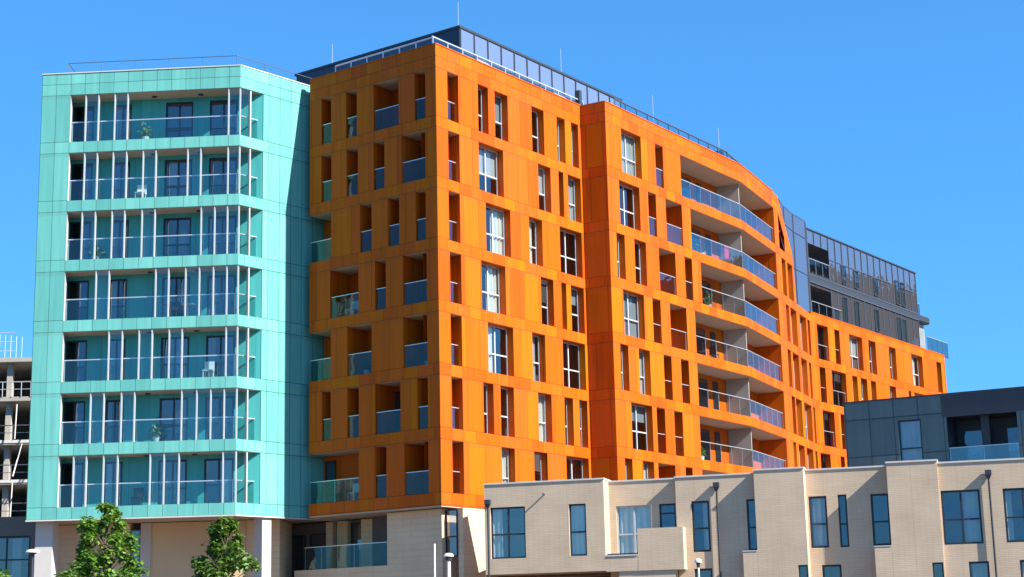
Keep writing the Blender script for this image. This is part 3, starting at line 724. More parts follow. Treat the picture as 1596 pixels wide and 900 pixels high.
mb.box(Q, -.05, LQ+.02, .0025, .09, ZM0, ZM0+.07, 'rail_dark'); mb.box(Q, -.05, LQ+.02, .0025, .09, ZM1-.07, ZM1, 'rail_dark')
mb.box(Q, -.05, LQ+2.3, -.4+.39, .06, ZM0+.071, ZM1-.071, 'charcoal')
mb.build('floor_edge', p_)
for a, b, c, d in loggia:
    o = rail(Q, a+.05, b-.05+(1.6 if c < 26 else 0), .06, c-(.0), 1.0, p_, 'glass_rail_clear', 'metal', 1.2)
    mb = MB(); mb.box(Q, a+.15, a+.3, -.4, -.2, c, d-.02, 'white'); mb.build('column', p_)
    window(Q.moved(-1.4), a+.5, b-.6, c+.02, d-.3, -.02, p_, 'dark_frame', 'glass_dark', split=1, transom=None)
# windows in the glazed storeys, with pale blinds behind
for (s_, za, zb) in ((5.6, 27.75, 29.1), (7.8, 27.75, 29.1), (11.4, 27.75, 29.1), (15.6, 27.7, 29.6), (16.7, 27.7, 29.6), (5.5, 24.3, 26.7), (7.6, 24.3, 26.7), (11.2, 24.9, 26.6), (15.5, 24.3, 26.6), (16.5, 24.3, 26.6)):
    mb = MB(); mb.box(Q, s_-.02, s_+.7, .052, .085, za, za+.06, 'charcoal'); mb.box(Q, s_-.02, s_+.7, .052, .085, zb, zb+.06, 'charcoal')
    mb.box(Q, s_-.02, s_+.04, .052, .085, za+.06, zb, 'charcoal'); mb.box(Q, s_+.64, s_+.7, .052, .085, za+.06, zb, 'charcoal')
    mb.box(Q, s_+.04, s_+.64, .03, .06, za+.06, zb, 'glass_sky'); mb.face([Q.P(s_+.04, .02, za+.06), Q.P(s_+.64, .02, za+.06), Q.P(s_+.64, .02, zb), Q.P(s_+.04, .02, zb)], 'blind')
    mb.build('window', p_)
# end balconies of the wing penthouse
mb = MB(); mb.box(Q, LQ+.03, LQ+2.3, -4, .0, ZM0+.0, ZM1-.02, 'charcoal'); b1 = mb.build('balcony', p_)
rail(Q, LQ+.05, LQ+1.3, -.3, ZM1, 1.05, b1, 'glass_rail', 'metal')
mb = MB()
for i in range(5): mb.box(Q, LQ+1.2+i*.22, LQ+1.26+i*.22, -.5, -.42, RW-.4, ZM0-.002, 'white')
mb.build('screen_slat', b1)
rail(Q, LQ+.1, LW-.15, .6, RW+.06, 1.35, b1, 'glass_rail', 'metal', 1.2)
# podium of the orange block
G1 = F1.moved(-.55)
mb = MB()
mb.box(G1, 4.6, 7.97, -2, 0, 0, BASE-.1, 'podium'); mb.box(G1, -1.5, 4.598, -1.6, 0, 0, 5.68, 'podium')
mb.box(G1, -6, 8.6, -3.2, -2.0, 0, BASE-.1, 'core')
mb.box(G1, 1.38, 2.36, -2.0, -1.75, 5.68, BASE-.12, 'podium'); mb.box(G1, -.2, .5, -2.0, -1.7, 5.68, BASE-.12, 'warm')
mb.box(G1, 8.7, 9.0, -2, -.3, 0, BASE-.11, 'podium')
mb.build('podium_wall', block)
window(G1.moved(-.25), 7.97, 8.69, 5.9, 8.1, .0, block, 'dark_frame', 'glass_dark', split=0, transom=.42)
for a, b in ((.5, 1.36), (2.5, 3.5), (3.5, 4.5)): window(G1.moved(-1.95), a, b, 5.7, 8.0, .0, block, 'dark_frame', 'glass_dark', split=0, transom=None)
o = rail(G1, -.9, 4.58, -.1, 5.69, 1.1, block, 'glass_rail_shade', 'metal', 1.2)
W3 = F2.moved(-.5)
mb = MB(); mb.box(W3, 2.12, 2.95, -.50, .0, 0, BASE-.07, 'concrete_w'); mb.build('column', block)
mb = MB(); mb.box(F2.moved(-1.3), 2.3, F2.L+1.5, -1, 0, 0, BASE-.07, 'podium'); mb.build('podium_wall', block)
for a, b in ((-5.2, -4.0), (-3.8, -2.6), (-2.3, -1.2)): window(G1.moved(-1.95), a, b, 3.6, 7.6, .0, block, 'dark_frame', 'glass_dark', split=0, transom=.5)
mb = MB(); mb.box(G1, -.95, -.5, -2.0, -1.7, 3.0, BASE-.12, 'podium'); mb.build('pilaster', block)
# things on the balconies
def potted(x, y, z, label, s=.16):
    t = thing('potted_plant', label, 'plant', (x, y, z))
    mb = MB(); mb.lathe((x, y, z), [(0, 0), (s*.7, 0), (s, s*1.5), (s*.9, s*1.5), (0, s*1.4)], 'white', 12); mb.build('pot', t, True)
    mb = MB()
    for i in range(60):
        c = Vector((x, y, z+s*1.6))+Vector((random.gauss(0, s*.7), random.gauss(0, s*.7), abs(random.gauss(0, s*1.4))))
        u = Vector((random.gauss(0, 1), random.gauss(0, 1), random.gauss(0, 1))).normalized()*.07; w = u.orthogonal()
        mb.face([c-u-w*.5, c+u-w*.5, c+u+w*.5, c-u+w*.5], 'leaf_dark')
    mb.build('foliage', t)
q = F1.XY(7.3, -.45); potted(q[0], q[1], zz(5)[0], 'small potted plant on the right balcony of the shaded front, fifth row down')
q = F1.XY(3.5, -.4); potted(q[0], q[1], zz(5)[0], 'small potted plant on the middle balcony of the shaded front, fifth row down')
q = F1.P(5.6, -.35, zz(6)[0])
def chair(W, s_, d, z, label, mat='charcoal'):
    t = thing('balcony_chair', label, 'chair', W.P(s_, d, z), 'dark chairs on the curved balconies')
    mb = MB(); mb.box(W, s_-.22, s_+.22, d-.22, d+.22, z+.42, z+.46, mat); mb.build('seat', t)
    mb = MB(); mb.box(W, s_-.22, s_-.18, d-.22, d+.22, z+.461, z+.9, mat); mb.build('backrest', t)
    for a in (-.2, .17):
        for b in (-.2, .17):
            mb = MB(); mb.box(W, s_+a, s_+a+.03, d+b, d+b+.03, z, z+.42, mat); mb.build('leg', t)
chair(F4, 11.0, -.7, zz(4)[0], 'left dark chair on the fourth curved balcony from the top'); chair(F4, 12.6, -.7, zz(4)[0], 'right dark chair on the fourth curved balcony from the top')
mb = MB()
n = 10
for i in range(n):
    a0 = 13.6+.5*i/n; a1 = 13.6+.5*(i+1)/n
    q = lambda a, z, o_: F4.P(a, -.21+.02*math.sin(a*30)+o_, z)
    zt_ = zz(2)[0]+1.1
    mb.face([q(a0, zt_-.75, 0), q(a1, zt_-.75, 0), q(a1, zt_, 0), q(a0, zt_, 0)], 'pink')
    mb.face([q(a0, zt_-.75, -.015), q(a1, zt_-.75, -.015), q(a1, zt_, -.015), q(a0, zt_, -.015)], 'pink')
tag(mb.build('towel'), 'pink towel hanging behind the glass of the second curved balcony from the top', 'towel')

def seat(W, s_, d, z, label, mat, group):
    t = thing('balcony_chair', label, 'chair', W.P(s_, d, z), group)
    mb = MB(); mb.box(W, s_-.24, s_+.24, d-.24, d+.24, z+.40, z+.45, mat); mb.build('seat', t)
    mb = MB(); mb.box(W, s_-.24, s_+.24, d-.26, d-.22, z+.451, z+.92, mat); mb.build('backrest', t)
    for a in (-.22, .18):
        for b in (-.22, .18):
            mb = MB(); mb.box(W, s_+a, s_+a+.04, d+b, d+b+.04, z, z+.40, mat); mb.build('leg', t)
def table(W, s_, d, z, label):
    t = thing('balcony_table', label, 'table', W.P(s_, d, z))
    p = W.P(s_, d, z); mb = MB(); mb.lathe(p, [(0, .70), (.34, .70), (.34, .735), (0, .735)], 'white', 20); mb.build('table_top', t)
    mb = MB(); mb.lathe(p, [(0, 0), (.2, 0), (.2, .02), (.03, .04), (.03, .70)], 'metal', 12); mb.build('leg', t)
ordn = ['top', 'second', 'third', 'fourth', 'fifth', 'sixth', 'lowest']
gz = lambda k: TC[k]-HC
for k, s_, m_ in ((1, 5.0, 'white'), (3, 6.8, 'charcoal'), (4, 8.6, 'white'), (6, 5.2, 'charcoal')):
    seat(WL, s_, -.72, gz(k), ('white' if m_ == 'white' else 'black')+' chair on the '+ordn[k]+' balcony of the turquoise tower', m_, 'chairs on the turquoise balconies')
table(WL, 7.55, -.7, gz(3), 'small round table on the fourth balcony of the turquoise tower')
for k, s_ in ((0, 5.2), (2, 2.8), (5, 6.1)):
    q = WL.P(s_, -.7, 0); potted(q[0], q[1], gz(k), 'potted plant on the '+ordn[k]+' balcony of the turquoise tower', .2)
for k, s_ in ((1, 11.4), (2, 12.0), (5, 10.2)):
    q = F4.P(s_, -.6, 0); potted(q[0], q[1], zz(k+1)[0], 'potted plant on the '+ordn[k]+' curved balcony of the orange block', .2)
seat(F1, 2.2, -.75, zz(4)[0], 'white chair on the wide left balcony of the shaded front, fourth row down', 'white', 'chairs on the shaded front')
seat(F1, 2.3, -.75, zz(7)[0], 'white chair on the lowest corner balcony of the shaded orange front', 'white', 'chairs on the shaded front')

# ------------------------------------------------------------------ terrace of sand brick houses
TD = -16.0
TW = Wall((-1.25, 77.0), TD)
ZR = 8.86; WT, WB_ = 7.66, 5.47
def coping(mb, W, a, b, z, d0=-.25, d1=.04, t=.07): mb.box(W, a-.03, b+.03, d0, d1, z, z+t, 'coping')
def ring_coping(mb, W, a, b, z, dep, t=.07):
    """one stone coping that runs along the front and back along both sides"""
    pts = [(a-.03, -dep), (a-.03, .04), (b+.03, .04), (b+.03, -dep), (b-.2, -dep), (b-.2, -.25), (a+.2, -.25), (a+.2, -dep)]
    lo = [W.P(p, d, z) for p, d in pts]; hi = [W.P(p, d, z+t) for p, d in pts]
    mb.face(lo[::-1], 'coping'); mb.face(hi, 'coping')
    for i in range(8):
        j = (i+1) % 8; mb.face([lo[i], lo[j], hi[j], hi[i]], 'coping')
def bay(house, W, a, b, ztop, wins, low=(), zlow=4.78, side_l=0, side_r=0, dep=7., z0=0, frame='dark_frame'):
    """one brick bay: front with openings, side walls, roof"""
    mb = MB()
    ops = [(p, q, r0, r1, .14) for (p, q, r0, r1) in wins]
    facade(W, a, b, z0, ztop, ops, 'sand', mb)
    mb.face([W.P(a, 0, z0), W.P(a, -dep, z0), W.P(a, -dep, ztop), W.P(a, 0, ztop)], 'sand')
    mb.face([W.P(b, 0, z0), W.P(b, -dep, z0), W.P(b, -dep, ztop), W.P(b, 0, ztop)], 'sand')
    mb.face([W.P(a, -dep, z0), W.P(b, -dep, z0), W.P(b, -dep, ztop), W.P(a, -dep, ztop)], 'sand')
    mb.build('wall', house)
    mb = MB(); mb.box(W, a+.02, b-.02, -dep+.02, -.02, ztop-.35, ztop-.2, 'roof'); mb.build('roof', house)
    mb = MB(); mb.box(W, a+.05, b-.05, -dep+.1, -1.0, .1, ztop-.4, 'core'); mb.build('core', house)
    cm = MB(); ring_coping(cm, W, a, b, ztop, dep); cm.build('coping', house)
    return
def drain(house, W, s_, ztop, d=.06):
    mb = MB(); mb.box(W, s_-.13, s_+.13, d-.02, d+.2, ztop-.2, ztop, 'charcoal')
    mb.hexa([W.P(s_-.05, d, ztop-.35), W.P(s_+.05, d, ztop-.35), W.P(s_+.05, d+.12, ztop-.35), W.P(s_-.05, d+.12, ztop-.35)],
            [W.P(s_-.12, d-.01, ztop-.201), W.P(s_+.12, d-.01, ztop-.201), W.P(s_+.12, d+.19, ztop-.201), W.P(s_-.12, d+.19, ztop-.201)], 'charcoal')
    p = W.P(s_, d+.06, 0); mb.tube((p[0], p[1], .1), (p[0], p[1], ztop-.34), .045, .045, 'charcoal', 8); mb.build('drainpipe', house)
A_ = TW.moved(.45); R1 = TW.moved(-.55); B_ = TW.moved(-.27); C_ = TW.moved(.16); R2 = TW.moved(-.6); D_ = TW.moved(.1); E_ = TW.moved(-.05)
h1 = thing('terraced_house', 'sand brick house at the left end, with a boxed-out balcony wall and teal-tinted windows', 'house', TW.P(2.5, 0, 0), 'sand brick terraced houses')
# bay A overhangs a dark undercroft
mb = MB(); AE = 5.44; AZ = 8.93
wA = [(.17, 1.80, 5.61, 7.9), (3.82, 4.60, 5.61, 7.9)]
facade(A_, -.10, AE, 4.92, AZ, [(p, q, r0, r1, .16) for p, q, r0, r1 in wA], 'sand', mb)
AD = 1.9
for s_ in (-.10, AE):
    mb.face([A_.P(s_, 0, 4.92), A_.P(s_, -AD, 4.92), A_.P(s_, -AD, AZ), A_.P(s_, 0, AZ)], 'sand')
    mb.face([A_.P(s_, -AD, 0), A_.P(s_, -4, 0), A_.P(s_, -4, 6.2), A_.P(s_, -AD, 6.2)], 'sand')
mb.face([A_.P(-.1, -AD, 4.92), A_.P(AE, -AD, 4.92), A_.P(AE, -AD, AZ), A_.P(-.1, -AD, AZ)], 'sand')
mb.face([A_.P(-.1, -4, 0), A_.P(AE, -4, 0), A_.P(AE, -4, 6.2), A_.P(-.1, -4, 6.2)], 'sand')
mb.face([A_.P(-.10, 0, 4.92), A_.P(AE, 0, 4.92), A_.P(AE, -2.5, 4.92), A_.P(-.10, -2.5, 4.92)], 'soffit')
mb.face([A_.P(-.10, -2.0, 0), A_.P(AE, -2.0, 0), A_.P(AE, -2.0, 4.92), A_.P(-.10, -2.0, 4.92)], 'brown')
mb.face([A_.P(-.10, -4, 0), A_.P(-.10, -.0, 0), A_.P(-.10, -.0, 4.92), A_.P(-.10, -4, 4.92)], 'sand')
mb.build('wall', h1)
mb = MB(); mb.box(A_, -.05, AE-.04, -AD+.03, -.02, 8.5, 8.65, 'roof'); mb.build('roof', h1)
mb = MB(); mb.box(A_, -.05, AE-.04, -3.95, -AD-.03, 6.0, 6.12, 'roof'); mb.build('roof', h1)
mb = MB(); mb.box(A_, .05, AE-.1, -AD+.05, -1.0, 5.0, 8.45, 'core'); mb.build('core', h1)
cm = MB(); ring_coping(cm, A_, -.10, AE, AZ, AD); cm.build('coping', h1)
window(A_, .17, 1.80, 5.61, 7.9, -.10, h1, 'dark_frame', 'glass', split=1, transom=.47, curtain=('curtain', 0., .3), t=.07)
window(A_, 3.82, 4.60, 5.61, 7.9, -.10, h1, 'dark_frame', 'glass', split=0, transom=.46, curtain=('curtain', 0., 1.), t=.07)
bay(h1, R1, AE-.02, 8.55, 8.87, [(5.76, 7.34, 5.62, 7.79), (7.71, 8.45, 5.7, 7.81)], dep=4.5)
window(R1, 5.76, 7.34, 5.62, 7.79, -.08, h1, 'grey_frame', 'glass', split=1, transom=.42, curtain=('curtain', 0, 1), t=.06)
window(R1, 7.71, 8.45, 5.7, 7.81, -.08, h1, 'dark_frame', 'glass_sky', split=0, transom=.8, t=.07)
mb = MB()   # wall below the balcony and the boxed-out parapet
mb.box(A_, AE+.003, 8.57, -.95, -.003, 4.87, 5.53, 'sand'); mb.box(A_, 6.89, 8.92, -.35, 0.003, 4.872, 6.70, 'sand'); mb.box(A_, 8.57, 8.92, -.7, -.352, 4.874, 6.70, 'sand')
mb.box(A_, 6.0, 8.5, -.9, -.06, 0, 4.869, 'sand')
mb.build('balcony', h1)
mb = MB(); mb.box(A_, 5.5, 6.87, -.3, .03, 5.534, 5.59, 'coping'); mb.box(A_, 5.5, 6.87, -.2, -.03, 5.592, 5.65, 'dark_frame'); mb.build('balcony_sill', h1)
drain(h1, A_, .10, 8.25)
mb = MB(); mb.box(A_, 2.70, 2.75, .0, .35, 8.36, 8.41, 'charcoal'); mb.build('overflow_spout', h1)
t_ = MB(); pp = R1.P(7.52, .12, 5.80); t_.lathe(pp, [(0, 0), (.16, .0), (.17, .12), (.1, .26), (0, .3)], 'charcoal', 14)
t_.lathe((pp[0], pp[1], pp[2]+.02), [(.172, .02), (.176, .06), (.172, .1)], 'white', 14)
tag(t_.build('garden_lantern', smooth=True), 'small round dark lantern with a white band behind the boxed-out balcony wall', 'lantern')

h2 = thing('terraced_house', 'middle sand brick house of stepped bays, between the two black drainpipes', 'house', TW.P(13, 0, 0), 'sand brick terraced houses')
bay(h2, B_, 8.53, 12.10, 8.90, [(9.21, 10.0, 5.62, 7.84), (11.64, 12.08, 5.6, 7.82), (9.22, 10.01, 2.7, 4.90)], dep=7)
window(B_, 9.21, 10.0, 5.62, 7.84, -.05, h2, 'dark_frame', 'glass_sky', split=0, transom=.46, curtain=('curtain', .6, 1.), t=.085)
window(B_, 11.64, 12.08, 5.6, 7.82, -.05, h2, 'dark_frame', 'glass_sky', split=0, transom=.45, t=.08)
window(B_, 9.22, 10.01, 2.7, 4.90, -.05, h2, 'dark_frame', 'glass_dark', split=0, transom=.45, t=.085)
drain(h2, B_, 10.38, 8.6)
bay(h2, C_, 12.08, 14.22, 9.00, [(13.78, 14.19, 2.6, 4.89)], dep=7)
mb = MB(); mb.box(C_, 11.45, 12.075, -.42, .0, 0, 5.54, 'sand'); mb.build('balcony', h2)
cm = MB(); cm.box(C_, 11.43, 12.075, -.42, .02, 5.543, 5.58, 'coping'); cm.build('coping', h2)
bay(h2, R2, 14.20, 17.76, 8.96, [(14.30, 15.07, 5.62, 7.84), (15.55, 15.93, 5.61, 7.86), (16.94, 17.72, 5.62, 7.83), (14.71, 15.53, 2.6, 4.89)], dep=6.5)
window(R2, 14.30, 15.07, 5.62, 7.84, -.04, h2, 'dark_frame', 'glass_sky', split=0, transom=.46, curtain=('curtain', 0, 1), t=.085)
window(R2, 15.55, 15.93, 5.61, 7.86, -.04, h2, 'dark_frame', 'glass_sky', split=0, transom=.44, t=.07)
window(R2, 16.94, 17.72, 5.62, 7.83, -.04, h2, 'dark_frame', 'glass_sky', split=0, transom=.46, t=.085)
window(C_, 13.78, 14.19, 2.6, 4.89, -.05, h2, 'dark_frame', 'glass_dark', split=0, transom=.45, t=.06)
window(R2, 14.71, 15.53, 2.6, 4.89, -.04, h2, 'dark_frame', 'glass_dark', split=0, transom=.45, t=.085)
h3 = thing('terraced_house', 'right end sand brick house with a four-pane window beside a black drainpipe', 'house', TW.P(21, 0, 0), 'sand brick terraced houses')
bay(h3, D_, 17.74, 19.84, 9.04, [(19.35, 19.80, 2.5, 4.8)], dep=7)
mb = MB(); mb.box(D_, 17.03, 17.735, -.66, .0, 0, 5.54, 'sand'); mb.build('balcony', h3)
cm = MB(); cm.box(D_, 17.01, 17.735, -.66, .02, 5.543, 5.58, 'coping'); cm.build('coping', h3)
bay(h3, E_, 19.82, 26.5, 8.93, [(19.9, 21.49, 5.52, 7.78), (22.42, 24.0, 5.52, 7.76), (20.83, 21.64, 2.5, 4.79), (22.87, 23.7, 2.5, 4.79)], dep=7)
window(E_, 19.9, 21.49, 5.52, 7.78, -.04, h3, 'dark_frame', 'glass_sky', split=1, transom=.46, curtain=('curtain', .55, .95), t=.08)
window(E_, 22.42, 24.0, 5.52, 7.76, -.04, h3, 'dark_frame', 'glass_sky', split=1, transom=.46, curtain=('curtain', .0, .2), t=.085)
window(D_, 19.35, 19.80, 2.5, 4.8, -.05, h3, 'dark_frame', 'glass_dark', split=0, transom=.45, t=.06)
for a, b in ((20.83, 21.64), (22.87, 23.7)): window(E_, a, b, 2.5, 4.79, -.04, h3, 'dark_frame', 'glass_dark', split=0, transom=.45, curtain=('curtain', 0, 1), t=.08)
drain(h3, E_, 21.9, 8.55)

# ------------------------------------------------------------------ slate blue building behind the terrace
db = thing('rooftop_building', 'slate blue clad flat-roofed block with a recessed balcony, behind the sand brick terrace', 'building', (21, 86, 0))
DW = Wall((16.5, 84.0), -28)
mb = MB()
facade(DW, -.03, 9.6, 0, 13.28, [(2.66, 3.80, 8.9, 12.22, .12), (5.05, 8.4, 9.6, 12.2, 0)], 'grey_clad', mb)
mb.face([DW.P(-.03, 0, 0), DW.P(-.03, -7, 0), DW.P(-.03, -7, 13.28), DW.P(-.03, 0, 13.28)], 'grey_clad')
mb.face([DW.P(9.6, 0, 0), DW.P(9.6, -7, 0), DW.P(9.6, -7, 13.28), DW.P(9.6, 0, 13.28)], 'grey_clad')
mb.face([DW.P(-.03, -7, 0), DW.P(9.6, -7, 0), DW.P(9.6, -7, 13.28), DW.P(-.03, -7, 13.28)], 'grey_clad')
mb.build('wall', db)
mb = MB(); mb.box(DW, .1, 9.5, -6.9, -.06, 12.95, 13.1, 'roof'); mb.build('roof', db)
cm = MB(); cm.box(DW, -.08, 9.65, -.3, .05, 13.283, 13.36, 'charcoal'); cm.build('coping', db)
cm = MB(); cm.box(DW, 4.85, 9.6, .002, .03, 12.22, 13.27, 'charcoal'); cm.build('fascia', db)
window(DW, 2.66, 3.80, 8.9, 12.22, -.06, db, 'charcoal', 'glass_sky', split=0, transom=.58, curtain=('curtain', 0, 1), t=.07)
mb = MB(); mb.box(DW, .2, 5.0, -6.8, -1.2, .2, 12.9, 'core'); mb.build('core', db)
mb = MB()
mb.face([DW.P(5.05, 0, 9.6), DW.P(5.05, -2, 9.6), DW.P(5.05, -2, 12.2), DW.P(5.05, 0, 12.2)], 'charcoal'); mb.face([DW.P(8.4, 0, 9.6), DW.P(8.4, -2, 9.6), DW.P(8.4, -2, 12.2), DW.P(8.4, 0, 12.2)], 'charcoal')
mb.face([DW.P(4.5, -2, 9.6), DW.P(8.9, -2, 9.6), DW.P(8.9, -2, 12.2), DW.P(4.5, -2, 12.2)], 'charcoal')
mb.face([DW.P(5.05, 0, 12.2), DW.P(8.4, 0, 12.2), DW.P(8.4, -2, 12.2), DW.P(5.05, -2, 12.2)], 'charcoal'); mb.face([DW.P(5.05, 0, 9.6), DW.P(8.4, 0, 9.6), DW.P(8.4, -2, 9.6), DW.P(5.05, -2, 9.6)], 'slab')
bl = mb.build('balcony', db)
mb = MB(); mb.box(DW, 6.55, 6.95, -1.0, -.6, 9.602, 12.198, 'charcoal'); mb.build('column', bl)
for a, b in ((5.3, 6.8), (7.4, 8.5)): window(DW.moved(-1.9), a, b, 9.62, 11.75, -.02, bl, 'dark_frame', 'glass_sky', split=0, transom=None, t=.09, name='glazed_door')
rail(DW, 5.07, 8.38, -.06, 9.6, 1.1, bl, 'glass_rail', 'metal', 1.6)

# ------------------------------------------------------------------ half-built concrete frame and low block at the left edge
cb = thing('building_shell', 'unfinished concrete building frame with open floors and guard rails, beyond the turquoise tower', 'construction site', (-45, 130, 0))
CW = Wall((-66, 124.0), 0)
for i, z in enumerate((11.75, 14.57, 17.5, 20.75, 23.7)):
    mb = MB(); mb.box(CW, 0, 42, -14, 0, z-.32, z, 'concrete')
    if i in (1, 2): mb.box(CW, 0, 42, .002, .05, z-.2, z+.02, 'coping')
    mb.build('floor_slab', cb)
zf = [0, 11.75, 14.57, 17.5, 20.75, 23.7]
for k in range(9):
    for d in (-.6, -5.5):
        mb = MB()
        x = 2.0+k*4.35+(.0 if d > -1 else 1.4)
        for j in range(5): mb.box(CW, x, x+.42, d-.42, d, zf[j], zf[j+1]-.321, 'concrete')
        mb.build('column', cb)
mb = MB(); mb.box(CW, 0, 42, -9.3, -9, 0, 23.3, 'gravelgrey')
for k in range(16): mb.box(CW, 1+k*2.7, 2.2+k*2.7, -8.9, -8.6, 11.8+3*(k % 3), 13.4+3*(k % 3), 'room')
mb.build('wall', cb)
for z in (17.5, 14.57, 20.75, 11.75):
    mb = MB(); railing(mb, [(-66, 123.95), (-24, 123.95)], z, z+1.1, 'rail_dark' if z != 20.75 else 'metal', 1.3 if z != 20.75 else .7, .03, 1); mb.build('guard_rail', cb)
mb = MB()
for k in range(14):
    x = -42.3+k*.42
    mb.tube((x, 124.5, 23.7), (x, 124.5, 26.0-.05*k), .03, .03, 'metal', 5)
for z in (24.3, 25.0, 25.7): mb.tube((-42.3, 124.5, z), (-37.4, 124.5, z), .03, .03, 'metal', 5)
mb.build('scaffolding', cb)
rp = random.Random(4)
for z in (11.75, 14.57, 17.5):
    for q in range(13):
        mb = MB(); x = -48+q*1.9+rp.uniform(-.4, .4); mb.tube((x, 123.5-rp.uniform(0, 2), z), (x, 123.5, z+2.6), .05, .05, 'coping', 6)
        mb.build('prop', cb)
    for q in range(9):
        mb = MB(); x = 2+q*4.4+rp.uniform(0, 2); mb.box(CW, x, x+rp.uniform(.6, 1.6), -3.2, -2.4, z, z+rp.uniform(.5, 1.7), rp.choice(['warm', 'coping', 'gravelgrey', 'brown']))
        mb.build('material_stack', cb)
lb = thing('low_building', 'low grey brown building with dark tall windows at the bottom left corner', 'building', (-30, 86, 0))
LWl = Wall((-45, 84.0), 0)
mb = MB(); facade(LWl, 0, 21.2, 0, 8.6, [(16.2, 20.95, 3.5, 7.66, .15), (9, 14, 3.5, 7.66, .15), (2, 7, 3.5, 7.66, .15)], 'gravelgrey', mb)
mb.face([LWl.P(21.2, 0, 0), LWl.P(21.2, -8, 0), LWl.P(21.2, -8, 8.6), LWl.P(21.2, 0, 8.6)], 'gravelgrey'); mb.face([LWl.P(0, 0, 0), LWl.P(0, -8, 0), LWl.P(0, -8, 8.6), LWl.P(0, 0, 8.6)], 'gravelgrey')
mb.face([LWl.P(0, -8, 0), LWl.P(21.2, -8, 0), LWl.P(21.2, -8, 8.6), LWl.P(0, -8, 8.6)], 'gravelgrey'); mb.build('wall', lb)
mb = MB(); mb.box(LWl, .1, 21.1, -7.9, -.05, 8.2, 8.4, 'roof'); mb.build('roof', lb)
mb = MB(); mb.box(LWl, .2, 21, -7.8, -2, .1, 8.1, 'core'); mb.build('core', lb)
for a, b in ((2, 7), (9, 14), (16.2, 20.95)): window(LWl, a, b, 3.5, 7.66, -.08, lb, 'dark_frame', 'glass_dark', split=3, transom=.72, curtain=('curtain', .8, .9), t=.1)

# ------------------------------------------------------------------ street furniture
def lamp(x, y, top, label, r=.22, pole_m='charcoal', pr=.045):
    t = thing('street_lamp', label, 'street lamp', (x, y, 0), 'post-top street lamps')
    mb = MB(); mb.tube((x, y, .1), (x, y, top-.3), pr*1.3, pr, pole_m, 10); mb.build('pole', t, False)
    mb = MB(); mb.lathe((x, y, top-.3), [(0, 0), (pr*1.6, 0), (pr*1.9, .1), (r*.55, .12), (r*.6, .16), (0, .16)], 'charcoal', 16); mb.build('collar', t, True)
    mb = MB(); mb.lathe((x, y, top-.14), [(0, 0), (r, .0), (r*1.03, .04), (r*.8, .11), (r*.3, .14), (0, .145)], 'white', 20); mb.build('lamp_head', t, True)
lamp(-19.94, 70, 6.1, 'dark street lamp with a flat white head before the pale column at far left', .28)
lamp(-2.77, 68, 5.45, 'thick white street lamp beside a bare white pole, under the orange corner', .20, 'white', .075)
lamp(6.32, 60, 4.62, 'slim street lamp with a white head in front of the middle brick house', .13, 'white', .035)
mb = MB(); mb.tube((-3.33, 68, .1), (-3.33, 68, 5.83), .05, .04, 'white', 10)
tag(mb.build('pole'), 'bare white pole just left of the thick white street lamp', 'pole')

# ------------------------------------------------------------------ trees
def tree(x, y, top, prof, label, mat, seed, n_leaf, leaf=.085, base=2.2, group='young street trees'):
    """prof: (height, radius) envelope; foliage in clumps with gaps between"""
    rnd = random.Random(seed)
    t = thing('young_tree', label, 'tree', (x, y, 0), group)
    tr = MB(); pts = [Vector((x, y, 0)), Vector((x+.03, y, base)), Vector((x-.04, y, (base+top)/2)), Vector((x, y, top-.25))]
    rr = [.09, .07, .045, .012]
    for i in range(3): tr.tube(pts[i], pts[i+1], rr[i], rr[i+1], 'bark', 8)
    def rad(z):
        for i in range(len(prof)-1):
            if prof[i][0] <= z <= prof[i+1][0]:
                f = (z-prof[i][0])/(prof[i+1][0]-prof[i][0]); return prof[i][1]*(1-f)+prof[i+1][1]*f
        return .05
    clumps = []
    tries = 0
    while len(clumps) < 130 and tries < 6000:
        tries += 1
        z = base-.1+(top-base+.1)*rnd.random(); r = rad(z); a = rnd.random()*6.283
        q = r*(.35+.65*math.sqrt(rnd.random()))*(1+rnd.uniform(-.12, .18))
        c = Vector((x+q*math.cos(a), y+q*math.sin(a), z))
        if rnd.random() > .25+r/1.3: continue
        clumps.append((c, rnd.uniform(.13, .30)*(.5+.5*min(1, r))))
    for c, s_ in clumps[::2]:
        z = max(base*.8, c.z-.5-.3*rnd.random()); st = Vector((x, y, z)); mid = st.lerp(c, .5)+Vector((0, 0, .06))
        tr.tube(st, mid, .022, .014, 'bark', 5); tr.tube(mid, c, .014, .006, 'bark', 5)
    tr.build('trunk', t)
    lv = MB()
    per = n_leaf//len(clumps)
    for c, s_ in clumps:
        for _ in range(per):
            d = Vector((rnd.gauss(0, 1), rnd.gauss(0, 1), rnd.gauss(0, .8)))
            if d.length > 2.2: continue
            p = c+d*s_*.62
            n = (Vector((rnd.gauss(0, .6), rnd.gauss(0, .6), 1))+d*.35).normalized()
            u = n.orthogonal().normalized(); an = rnd.random()*6.283; w = n.cross(u); u, w = u*math.cos(an)+w*math.sin(an), w*math.cos(an)-u*math.sin(an)
            L = leaf*rnd.uniform(.7, 1.35)
            lv.face([p-u*L, p-w*L*.55+n*L*.1, p+u*L, p+w*L*.55+n*L*.1], mat)
    lv.build('crown', t)
tree(-13.55, 56, 6.62, [(2.0, .9), (3.2, 1.2), (4.2, 1.32), (4.9, 1.2), (5.5, .98), (6.0, .68), (6.35, .34), (6.62, .08)], 'broad bright green young tree in front of the turquoise tower, left of the warm wall', 'leaf', 3, 12500)
tree(-9.95, 58, 6.28, [(2.0, .8), (3.4, 1.1), (4.4, 1.02), (5.0, .85), (5.5, .55), (6.0, .42), (6.28, .12)], 'narrow darker green young tree in front of the warm wall under the turquoise tower', 'leaf_dark', 11, 9000)
